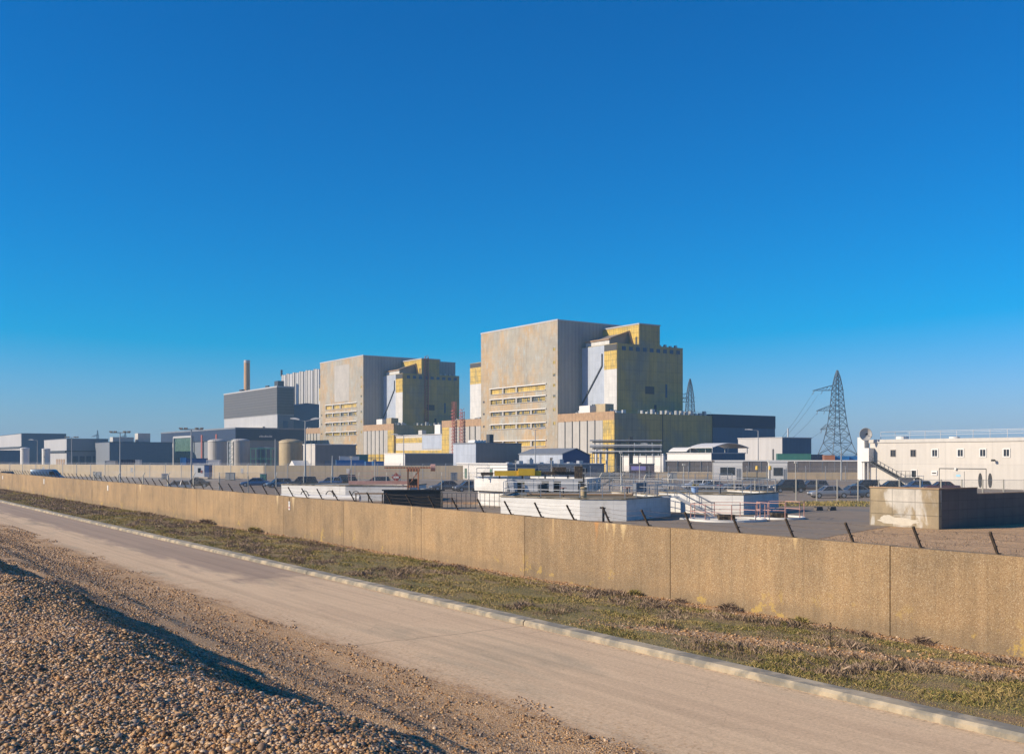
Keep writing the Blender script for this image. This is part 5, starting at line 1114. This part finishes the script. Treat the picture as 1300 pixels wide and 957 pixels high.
# ------------------------------------------------------------------ chain link fences
def mat_mesh():
    m, nt, bs = new_mat('chain_link_mesh'); co = objco(nt); sp = nt.nodes.new('ShaderNodeSeparateXYZ'); nt.links.new(co, sp.inputs[0])
    fs = []
    for op in ('ADD', 'SUBTRACT'):
        q = math_(nt, op, sp.outputs[0], sp.outputs[2]); fr = math_(nt, 'FRACT', math_(nt, 'DIVIDE', q, 0.08)); fs.append(math_(nt, 'LESS_THAN', fr, 0.085))
    f = math_(nt, 'MAXIMUM', fs[0], fs[1])
    bs.inputs['Base Color'].default_value = (0.35,0.33,0.30,1); bs.inputs['Roughness'].default_value = 0.6; nt.links.new(f, bs.inputs['Alpha']); return m
M['mesh'] = mat_mesh()
def chain_fence(label, pts, h, step, cat='fence', m='fence_post', cranked=True, hbar=True):
    t = thing('chain_link_fence', label, cat, (*pts[0], 0)); o = Vector(pts[0]); pm = None; w = MB(); ms = MB()
    for p, q in zip(pts, pts[1:]):
        p, q = Vector(p)-o, Vector(q)-o; L_ = (q-p).length; n = round(L_/step); d = (q-p)/n; a_ = math.atan2(d.y, d.x)
        for k in range(n + (1 if q == Vector(pts[-1])-o else 0)):
            if pm is None:
                b = MB(); b.bar((0,0,0),(0,0,h),0.11); 
                if cranked: b.bar((0,0,h),(0,0.35,h+0.4),0.08)
                pm = b.build('post', M[m], t); ob = pm
            else: ob = pm.copy(); COL.objects.link(ob); ob.parent = t
            ob.location = (*(p+d*k), 0); ob.rotation_euler = (0,0,a_)
        for z_ in ((0.1, h/2, h-0.05) if hbar else (h-0.05,)): w.bar((*p,z_),(*q,z_),0.025)
        if cranked:
            nn = Vector((-d.y,d.x)).normalized()
            for f in (0.35,0.7,1.0): w.bar((*(p+nn*0.35*f),h+0.4*f),(*(q+nn*0.35*f),h+0.4*f),0.02)
        ms.add([(*p,0.05),(*q,0.05),(*q,h),(*p,h)], [(0,1,2,3)])
    w.build('line_wire', M['steel'], t); ms.build('mesh_sheet', M['mesh'], t); return t
M['fence_post'] = mat('fence_post_concrete', (0.50,0.46,0.37), 0.8, mott=0.15, mscale=2)
chain_fence('pale posted chain link fence between the grass strip and the cars at right', [(17,108.2),(60,106.8)], 2.4, 2.15, cranked=False)
chain_fence('chain link fence with pale posts across the yard, left of the near white tanks', [(-51,125),(-34,119),(-28,121.5),(8,121.5),(16.8,110)], 2.5, 3.4)
chain_fence('tall cranked chain link fence in front of the perimeter wall', [(-138,262),(-52,216),(-9,212),(14,208)], 3.0, 5.0, m='lamp_grey')
chain_fence('tall fence in front of the screens and gatehouses at right', [(15,196),(60,196),(100,190)], 2.6, 3.6, m='lamp_grey')

# ------------------------------------------------------------------ lamp posts
def lamp(px, d, z, kind, label, lw=0.13, group='tall lamp posts of the works'):
    t = thing('lamp_post', label, 'lamp post', near(px, d), 0, group)
    b = MB(); b.cyl(0,0,0,1.6,0.16,10,0.15); b.cyl(0,0,1.6,z,lw,10,0.08); b.build('pole', M['lamp_grey'], t, True)
    if kind == 'double':
        b = MB(); b.bar((0,0,z-0.1),(-1.0,0,z+0.15),0.09); b.bar((0,0,z-0.1),(1.0,0,z+0.15),0.09); b.build('bracket', M['lamp_grey'], t)
        for s_ in (-1, 1):
            b = MB(); b.extrude([(s_*0.9,z+0.08),(s_*2.3,z+0.28),(s_*2.3,z+0.42),(s_*1.6,z+0.5),(s_*0.9,z+0.3)], 'y', -0.22, 0.22); b.build('lantern', M['white'], t)
    if kind == 'cross':
        b = MB(); b.box(-1.9,1.9,-0.06,0.06,z-0.05,z+0.1); b.build('cross_arm', M['lamp_grey'], t)
        for x_ in (-1.7,-0.9,0.9,1.7):
            b = MB(); b.box(x_-0.25,x_+0.25,-0.3,0.15,z+0.103,z+0.32); b.build('floodlight', M['shed_grey'], t)
    if kind == 'single':
        b = MB(); b.bar((0,0,z),(-1.6,0,z+0.15),0.1); b.build('bracket', M['lamp_grey'], t)
        b = MB(); b.extrude([(-1.3,z+0.1),(-2.9,z+0.2),(-2.9,z+0.32),(-2.0,z+0.42),(-1.3,z+0.3)], 'y', -0.2, 0.2); b.build('lantern', M['white'], t)
    return t
lamp(152.5, 193, 9.3, 'cross', 'lamp post with a flat cross arm of floodlights, beside the dark navy container')
lamp(243, 167, 9.2, 'cross', 'lamp post with a flat cross arm right beside the small white guard booth')
lamp(91, 290, 10.2, 'cross', 'thin lamp post with a cross arm in front of the second far left shed')
lamp(47.5, 340, 10.2, 'single', 'thin lamp post in front of the largest far left shed, left of the silo pair')
lamp(387.5, 160, 10.4, 'double', 'tall two armed lamp post in front of the grey shed, blue banded at its foot', 0.17)
lamp(679.5, 228, 10.8, 'double', 'two armed lamp post in front of the nearer reactor building')
lamp(962.5, 228, 10.6, 'single', 'single armed lamp post between the gatehouses in front of the grey building')
lamp(512.5, 232, 9.6, 'single', 'thin lamp post at the white end of the long dark shed')
lamp(829, 240, 7.6, 'single', 'short lamp post behind the pipe gantry in front of the olive annex', 0.09)
lamp(790+49, 243, 7.8, 'plain', 'bare mast just right of the short lamp post behind the pipe gantry', 0.12)
lamp(349.5, 200, 8.2, 'plain', 'bare pole standing behind the parked blue cars', 0.12)
lamp(395, 235, 8.0, 'plain', 'thin bare pole just right of the tall two armed lamp post', 0.08)
lamp(1068, 205, 6.2, 'plain', 'dark pole in front of the mesh screens below the lattice pylon', 0.2)
lamp(1090, 200, 4.6, 'plain', 'pale pole at the right end of the mesh screens by the outside stair', 0.12)
lamp(422, 190, 5.0, 'plain', 'short pale post in front of the bright blue container', 0.16)

# ------------------------------------------------------------------ pylons and lines
def pylon(px, d, Ht, base, label, arms, sub=1.0, thick=1.0, cat='pylon'):
    t = thing('lattice_pylon', label, cat, near(px, d), 0.25, 'electricity pylons')
    prof = [(0,base/2),(0.24,base*0.29),(0.42,base*0.20),(0.62,base*0.145),(0.82,base*0.105),(0.93,base*0.06),(1.0,base*0.012)]
    def hw(f):
        for (a_, wa), (c_, wc) in zip(prof, prof[1:]):
            if f <= c_: return wa+(wc-wa)*(f-a_)/(c_-a_)
        return prof[-1][1]
    b = MB(); b2 = MB(); fs = [0,0.12,0.24,0.33,0.42,0.50,0.57,0.63,0.69,0.75,0.81,0.86,0.90,0.94,0.97,1.0]
    cr = [(1,1),(1,-1),(-1,-1),(-1,1)]
    for f0, f1 in zip(fs, fs[1:]):
        w0, w1 = hw(f0), hw(f1)
        for i in range(4):
            c0, c1 = cr[i], cr[(i+1) % 4]
            b.bar((c0[0]*w0,c0[1]*w0,f0*Ht),(c0[0]*w1,c0[1]*w1,f1*Ht),0.30*thick)
            b2.bar((c0[0]*w0,c0[1]*w0,f0*Ht),(c1[0]*w1,c1[1]*w1,f1*Ht),0.16*thick); b2.bar((c1[0]*w0,c1[1]*w0,f0*Ht),(c0[0]*w1,c0[1]*w1,f1*Ht),0.16*thick)
            if f0 > 0: b2.bar((c0[0]*w0,c0[1]*w0,f0*Ht),(c1[0]*w0,c1[1]*w0,f0*Ht),0.16*thick)
            if f0 < 0.2: 
                m0 = ((c0[0]+c1[0])/2*(w0+w1)/2, (c0[1]+c1[1])/2*(w0+w1)/2, (f0+f1)/2*Ht)
                b2.bar(m0,(c0[0]*w0,c0[1]*w0,f0*Ht),0.14*thick)
    b.build('legs', M['pylon'], t); b2.build('bracing', M['pylon'], t)
    for f, L_ in arms:
        a = MB(); w = hw(f); z = f*Ht; tip = (-L_, 0, z-0.4)
        for s_ in (-1,1):
            a.bar((-w,s_*w,z),tip,0.22*thick); a.bar((-w,s_*w,z+0.055*Ht),tip,0.18*thick)
            for k in range(1,6):
                g_ = k/6; p = Vector((-w,s_*w,z)).lerp(Vector(tip), g_); q = Vector((-w,s_*w,z+0.055*Ht)).lerp(Vector(tip), g_-0.16 if k else 0); a.bar(p, q, 0.12*thick); a.bar(p, Vector((-w,-s_*w,z)).lerp(Vector(tip), g_-0.16), 0.10*thick)
        a.bar((w*0.2,0,z),(w+L_*0.12,0,z+0.2),0.25*thick)
        ar = a.build('cross_arm', M['pylon'], t)
        i_ = MB(); i_.bar((-L_*0.93,0,z-0.5),(-L_*1.05,-1.5,z-2.4),0.28*thick,n=6); i_.bar((-L_*0.6,0,z-0.5),(-L_*0.7,-1,z-2.2),0.28*thick,n=6); i_.build('insulator', M['shed_grey'], ar)
    return t
p1 = pylon(1063, 535, 50, 18, 'large lattice pylon with three long arms to its left, beside the pale building', [(0.79,14.5),(0.58,12.3),(0.385,10.0)])
pylon(876, 620, 52, 15, 'lattice pylon half hidden behind the right tower of the nearer reactor', [(0.78,14),(0.73,12)], thick=1.0)
pylon(124, 1500, 44, 10, 'tiny far pylon on the horizon behind the second far left shed', [(0.8,8),(0.6,10)], thick=2.0)
pylon(159, 1480, 42, 10, 'tiny far pylon on the horizon behind the floodlight post', [(0.8,8),(0.6,10)], thick=2.0)
t = thing('power_lines', 'sagging power lines from the left arms of the large pylon towards the halls', 'cable', (0,0,0))
b = MB(); x1, y1_ = near(1063, 535)
for dx_, z_, tx, tz in ((-14,38,985,9.5),(-11,37.5,988,9.5),(-12,27.5,992,9),(-9,18.5,1000,8.5)):
    e = near(tx, 395); p0 = Vector((x1+dx_,y1_-4,z_)); p1_ = Vector((e[0],e[1],tz)); pr = p0
    for k in range(1, 13):
        f = k/12; q = p0.lerp(p1_, f); q.z -= 2.5*4*f*(1-f)*0.5; b.bar(pr, q, 0.07); pr = q
b.build('cables', M['pylon'], t)

# ------------------------------------------------------------------ parked vehicles
def paint(name, col): 
    m, nt, bs = new_mat(name); bs.inputs['Base Color'].default_value = (*col,1); bs.inputs['Metallic'].default_value = 0.35; bs.inputs['Roughness'].default_value = 0.28
    try: bs.inputs['Coat Weight'].default_value = 0.6; bs.inputs['Coat Roughness'].default_value = 0.08
    except Exception: pass
    return m
PAINT = {'silver':paint('silver_paint',(0.34,0.33,0.33)),'blue':paint('blue_car_paint',(0.04,0.11,0.24)),'black':paint('black_car_paint',(0.012,0.013,0.016)),'grey':paint('grey_car_paint',(0.11,0.11,0.12)),'white':paint('white_car_paint',(0.75,0.75,0.75)),'lblue':paint('light_blue_car_paint',(0.12,0.17,0.23)),'dkred':paint('dark_red_car_paint',(0.12,0.03,0.03))}
STY = {'hatch':dict(L=4.0,H=1.47,c0=-1.85,c1=1.0,r0=-1.6,r1=0.35,hood=0.88),'saloon':dict(L=4.6,H=1.43,c0=-1.55,c1=1.05,r0=-0.95,r1=0.35,hood=0.86),'estate':dict(L=4.6,H=1.5,c0=-2.15,c1=1.05,r0=-1.9,r1=0.35,hood=0.9),'suv':dict(L=4.6,H=1.75,c0=-2.1,c1=1.15,r0=-1.85,r1=0.55,hood=1.08)}
PROTO = {}
def make_car(style, colr):
    k = (style, colr)
    if k in PROTO: return copy_tree(PROTO[k])
    s = STY[style]; L_ = s['L']/2; H = s['H']; bl = H*0.64; P = PAINT[colr]
    t = thing('parked_car', '', 'car')
    st_ = [(-L_,0.50,bl*0.80,0.66),(-L_+0.10,0.32,bl*0.98,0.80),(-L_+0.5,0.26,bl*1.0,0.87),(-1.2,0.24,bl*1.01,0.89),(0,0.22,bl*0.99,0.89),(s['c1'],0.23,bl*0.97,0.88),(s['c1']+0.45,0.25,s['hood']*0.97,0.87),(L_-0.3,0.26,s['hood']*0.88,0.82),(L_-0.07,0.32,s['hood']*0.76,0.74),(L_,0.42,s['hood']*0.66,0.62)]
    b = MB(); vs_ = []; n = 10
    for x_, zb, zt, w in st_:
        zm = zb+(zt-zb)*0.55
        vs_ += [(x_,-w*0.9,zb),(x_,-w,zb+0.12),(x_,-w,zm),(x_,-w*0.96,zt-0.06),(x_,-w*0.86,zt),(x_,w*0.86,zt),(x_,w*0.96,zt-0.06),(x_,w,zm),(x_,w,zb+0.12),(x_,w*0.9,zb)]
    fs = [tuple(range(n))[::-1], tuple(range((len(st_)-1)*n, len(st_)*n))]
    for q in range(len(st_)-1): fs += [(q*n+i, q*n+(i+1) % n, (q+1)*n+(i+1) % n, (q+1)*n+i) for i in range(n)]
    b.add(vs_, fs); b.build('body', P, t, True)
    c0, c1, r0, r1 = s['c0'], s['c1'], s['r0'], s['r1']; wb, wr_ = 0.80, 0.60; zb = bl-0.05
    lo = [(c0,-wb,zb),(c1,-wb,zb),(c1,wb,zb),(c0,wb,zb)]; hi = [(r0,-wr_,H-0.05),(r1,-wr_,H-0.05),(r1,wr_,H-0.05),(r0,wr_,H-0.05)]
    b = MB(); b.add(lo+hi, [(0,3,2,1),(4,5,6,7),(0,1,5,4),(1,2,6,5),(2,3,7,6),(3,0,4,7)]); b.build('windows', M['glass'], t)
    b = MB(); rr = [(r0-0.03,-wr_-0.02,H-0.052),(r1+0.03,-wr_-0.02,H-0.052),(r1+0.03,wr_+0.02,H-0.052),(r0-0.03,wr_+0.02,H-0.052)]
    b.add(rr+[(x_*0.96, y_*0.9, H) for x_, y_, z_ in rr], [(0,3,2,1),(4,5,6,7),(0,1,5,4),(1,2,6,5),(2,3,7,6),(3,0,4,7)])
    for i in range(4): b.bar(Vector(lo[i])*1.0, Vector(hi[i])*1.005, 0.08)
    mx = (c0+c1)/2-0.1
    for s_ in (-1,1): b.bar((mx,s_*(wb+0.01),zb),((r0+r1)/2-0.05,s_*(wr_+0.01),H-0.05),0.07)
    b.build('roof', P, t, True)
    wm = None
    for x_ in (-L_+0.85, L_-0.85):
        for y_ in (-0.80, 0.80):
            if wm is None:
                b = MB(); b.bar((0,-0.11,0.0),(0,0.11,0.0),0.64,n=18); wm = b.build('wheel', M['tyre'], t, True); b = MB(); b.bar((0,-0.125,0),(0,0.125,0),0.38,n=12); b.build('rim', M['steel'], wm); o = wm
            else: o = copy_tree(wm)
            o.parent = t; o.location = (x_, y_, 0.32)
    for y_ in (-0.58, 0.58):
        b = MB(); b.box(L_-0.2,L_-0.02,y_-0.17,y_+0.17,s['hood']*0.62,s['hood']*0.76); b.build('headlight', M['lens'], t)
        b = MB(); b.box(-L_-0.015,-L_+0.15,y_-0.12,y_+0.15,bl*0.68,bl*0.88); b.build('tail_light', M['taillens'], t)
    b = MB(); b.box(L_-0.02,L_+0.012,-0.45,0.45,0.36,0.5); b.build('grille', M['black'], t)
    PROTO[k] = t; return t
used = set()
def park(px, d, rz, style, colr, label, z=0.016):
    t = make_car(style, colr); x_, y_ = near(px, d); t.location = (x_, y_, z); t.rotation_euler = (0,0,R(rz)); t['label'] = label; t['category'] = 'car'; t['group'] = 'cars parked behind the wall'; return t
park(224, 141, 195, 'hatch', 'silver', 'silver hatchback nearest the wall, left of the lamp post by the guard booth')
park(248, 160, 190, 'saloon', 'black', 'black saloon parked in front of the small guard booth')
park(324, 163, 188, 'saloon', 'blue', 'blue saloon, first of the row left of the tall two armed lamp post')
park(354, 158, 205, 'hatch', 'lblue', 'light blue hatchback, second of the row left of the tall lamp post')
park(384, 156, 195, 'suv', 'black', 'tall dark four wheel drive parked behind the two armed lamp post')
park(419, 165, 185, 'hatch', 'blue', 'small blue car above the dark top of the long white tank')
park(436, 172, 190, 'suv', 'black', 'dark four wheel drive just right of the small blue car above the long tank')
park(478, 168, 182, 'estate', 'black', 'dark estate car seen above the faded red walkway beam')
park(566, 143, 200, 'saloon', 'grey', 'dark grey saloon behind the fence, left one of the pair before the white cabin')
park(594, 140, 200, 'hatch', 'grey', 'dark grey hatchback behind the fence, right one of the pair before the white cabin')
park(6, 232, 180, 'hatch', 'lblue', 'pale blue hatchback at the far left edge of the picture')
park(904, 138, 185, 'saloon', 'grey', 'grey saloon behind the rail of the right hand tank')
park(925, 124, 190, 'hatch', 'silver', 'silver hatchback partly hidden by the right corner of the right hand tank')
park(885, 150, 180, 'estate', 'white', 'white estate car behind the blue tub')
park(958, 126, 185, 'saloon', 'grey', 'grey saloon behind the pale fence, right of the right hand tank')
park(1000, 136, 190, 'suv', 'black', 'dark four wheel drive behind the pale fence, left of the silver saloon')
park(1052, 118, 184, 'saloon', 'silver', 'silver saloon close behind the pale posted fence at right')
park(1030, 142, 185, 'estate', 'grey', 'grey estate car parked behind the silver saloon at right')
park(1083, 120, 184, 'saloon', 'lblue', 'bluish saloon just right of the silver one, beside the blockhouse')
park(1098, 146, 185, 'hatch', 'black', 'black hatchback at the foot of the outside stair')
park(1132, 143, 176, 'saloon', 'black', 'black saloon whose roof shows above the left part of the blockhouse')
park(1163, 141, 178, 'hatch', 'blue', 'dark blue hatchback showing above the middle of the blockhouse')
park(1195, 139, 176, 'saloon', 'dkred', 'dark red saloon showing above the blockhouse corner, nearest the double door')
# van
t = thing('parked_van', 'blue panel van with pale rear, parked behind the wall at far left', 'van', (*near(61, 190), 0.016), R(2))
P_ = PAINT['lblue']
def van_body():
    b = MB(); st_ = [(-2.85,0.35,2.3,0.92),(-2.7,0.3,2.45,0.97),(0.9,0.3,2.45,0.97),(1.35,0.3,2.3,0.97),(2.0,0.3,1.35,0.96),(2.75,0.32,1.08,0.9),(2.88,0.45,0.8,0.75)]
    vs_ = []; n = 8
    for x_, zb, zt, w in st_: vs_ += [(x_,-w,zb),(x_,-w,zb+(zt-zb)*0.6),(x_,-w*0.95,zt-0.12),(x_,-w*0.85,zt),(x_,w*0.85,zt),(x_,w*0.95,zt-0.12),(x_,w,zb+(zt-zb)*0.6),(x_,w,zb)]
    fs = [tuple(range(n))[::-1], tuple(range((len(st_)-1)*n, len(st_)*n))]
    for q in range(len(st_)-1): fs += [(q*n+i, q*n+(i+1) % n, (q+1)*n+(i+1) % n, (q+1)*n+i) for i in range(n)]
    b.add(vs_, fs); return b
van_body().build('body', P_, t, True)
b = MB(); b.add([(1.42,-0.80,2.20),(2.02,-0.82,1.40),(2.02,0.82,1.40),(1.42,0.80,2.20),(1.40,-0.80,2.24),(2.06,-0.82,1.42),(2.06,0.82,1.42),(1.40,0.80,2.24)],[(0,3,2,1),(4,5,6,7),(0,1,5,4),(1,2,6,5),(2,3,7,6),(3,0,4,7)]); b.build('windscreen', M['glass'], t)
for s_ in (-1,1): b = MB(); b.extrude([(0.6,1.4),(1.75,1.4),(1.3,2.05),(0.6,2.05)], 'y', s_*0.955, s_*0.985); b.build('side_window', M['glass'], t)
MB().box(-2.9,-2.86,-0.8,0.8,0.5,2.2).build('rear_door', M['white'], t)
for x_ in (-1.7,1.9):
    for y_ in (-0.85,0.85): b = MB(); b.bar((x_,y_-0.12,0.35),(x_,y_+0.12,0.35),0.7,n=18); b.build('wheel', M['tyre'], t, True)

# ------------------------------------------------------------------ small site furniture
M['ivory'] = mat('ivory_cabinet_paint', (0.45,0.43,0.38), 0.5, mott=0.1)
cab_words = ['left of the navy container','left of the guard booth','right of the guard booth','behind the blue saloon','behind the walkway beam','at the left end of the white cabin','right of the maroon kiosk']
for k, (px, d, w_, h_, mm) in enumerate(((118,225,1.6,1.4,'ivory'),(205,212,1.3,1.2,'bluegrey'),(286,207,1.8,1.5,'ivory'),(330,205,1.2,1.3,'green'),(497,202,1.7,1.2,'ivory'),(572,203,1.3,1.6,'bluegrey'),(848,206,1.8,1.5,'ivory'))):
    t = thing('electrical_cabinet', 'low %s cabinet by the perimeter wall, %s' % ({'ivory':'ivory','bluegrey':'grey','green':'green'}[mm], cab_words[k]), 'cabinet', near(px, d), 0, 'cabinets along the perimeter wall')
    MB().box(0,w_,0,0.8,0.15,h_).build('case', M[mm], t, bevel=0.02); MB().box(-0.05,w_+0.05,-0.05,0.85,h_+0.003,h_+0.07).build('lid', M['steel'], t); MB().box(-0.04,w_+0.04,-0.04,0.84,0,0.147).build('plinth', M['coping'], t)
    MB().box(w_*0.48,w_*0.52,-0.02,-0.003,0.2,h_-0.05).build('door_gap', M['darksteel'], t)
for px, lab in ((1036.5,'small dark concrete block on the asphalt, left one of the pair left of the blockhouse'),(1053.5,'small dark concrete block on the asphalt, right one of the pair left of the blockhouse')):
    t = thing('concrete_block', lab, 'block', near(px, 90.5), 0.4, 'small blocks on the asphalt'); b = MB(); b.extrude([(0,0),(0.75,0),(0.68,0.34),(0.1,0.34)], 'y', 0, 0.4); b.build('block', M['dark_shade_conc'], t)
# valve wheels, pipes and boxes on and around the tanks
for k, (x_, y_, z_, lab) in enumerate(((4.2,84,1.5,'hand wheel valve on the brown top of the near white tank, left side'),(9.5,84.5,1.5,'hand wheel valve on the brown top of the near white tank, right side'),(18.5,91,1.52,'hand wheel valve on the top of the right hand tank'))):
    t = thing('hand_valve', lab, 'valve', (x_, y_, z_), 0, 'valve wheels on the tanks'); b = MB(); b.cyl(0,0,0,0.7,0.07,10); b.build('spindle', M['darksteel'], t, True)
    b = MB(); pr = None
    for i in range(13): q = Vector((0.28*math.cos(i*math.pi/6), 0.28*math.sin(i*math.pi/6), 0.72)); (b.bar(pr, q, 0.04) if pr else None); pr = q
    b.bar((-0.28,0,0.72),(0.28,0,0.72),0.03); b.bar((0,-0.28,0.72),(0,0.28,0.72),0.03); b.build('wheel', M['red'], t)
t = thing('tank_pipe', 'rusty pipe lying across the brown top of the near white tank', 'pipe', (1.2,83,1.62), -0.12)
b = MB(); b.bar((0,0,0.1),(8.5,0,0.1),0.2,n=10); b.bar((8.5,0,0.1),(8.5,3,0.1),0.2,n=10); b.build('pipe', M['wood'], t, True)
for k, (x_, y_, r_, z_, lab) in enumerate(((2.6,88,0.35,0.9,'dark control box on the far edge of the near white tank'),(10.8,86.5,0.5,1.1,'grey control box beside the gap between the two railed tanks'))):
    t = thing('control_box', lab, 'box', (x_, y_, 1.5), 0.3); MB().box(-r_,r_,-0.25,0.25,0.3,z_).build('case', M['bluegrey' if k else 'darksteel'], t, bevel=0.02)
    b = MB(); b.bar((-r_+0.05,0,0),(-r_+0.05,0,0.3),0.06); b.build('leg', M['steel'], t); b = MB(); b.bar((r_-0.05,0,0),(r_-0.05,0,0.3),0.06); b.build('leg', M['steel'], t)
gal = thing('service_gallery', 'white railed service gallery on thin posts behind the gap between the railed tanks', 'gallery', (9.5,100,0), 0.0)
MB().box(0,12,0,1.2,1.9,2.02).build('deck', M['steel'], gal); rail_run(gal, [(0,0.05),(12,0.05)], 2.02, 1.1, 1.2, 'steel'); 
for k in range(7): MB().bar((0.1+1.95*k,0.6,0),(0.1+1.95*k,0.6,1.9),0.1).build('leg', M['steel'], gal)
for k, (px, d, z, lab) in enumerate(((446,130,4.6,'thin white pole rising behind the red walkway beam, left one'),(476,128,4.2,'thin white pole rising behind the red walkway beam, right one'),(788,130,5.2,'pale camera pole behind the near white tank'),(812,128,3.8,'short white pole with a box behind the near white tank'),(868,135,3.6,'pale pole behind the stairs of the right hand tank'),(905,150,4.0,'thin pale pole in front of the left gatehouse'),(1010,150,3.8,'thin pale pole in front of the green container'),(700,150,4.4,'thin pale pole behind the yellow crane beam'),(655,150,4.0,'thin pale pole left of the yellow crane beam'))):
    t = thing('pole', lab, 'pole', near(px, d), 0, 'thin poles about the yard'); b = MB(); b.cyl(0,0,0,z,0.07,8,0.05); b.build('shaft', M['ivory'], t, True)
    MB().box(-0.18,0.18,-0.3,0.12,z+0.003,z+0.25).build('head', M['shed_grey' if k % 2 else 'ivory'], t)

# ------------------------------------------------------------------ haze over the whole place
hz_m = bpy.data.materials.new('thin_sea_haze'); hz_m.use_nodes = True; hn = hz_m.node_tree; hn.nodes.clear()
ho = hn.nodes.new('ShaderNodeOutputMaterial'); pv = hn.nodes.new('ShaderNodeVolumePrincipled')
pv.inputs['Color'].default_value = (0.45,0.76,1.0,1); pv.inputs['Density'].default_value = 0.00028; pv.inputs['Anisotropy'].default_value = 0.0
hn.links.new(pv.outputs[0], ho.inputs['Volume'])
hb_ = MB(); hb_.box(-2600, 2600, -600, 4100, -1.4, 65.0); tag(hb_.build('haze', hz_m), kind='stuff')
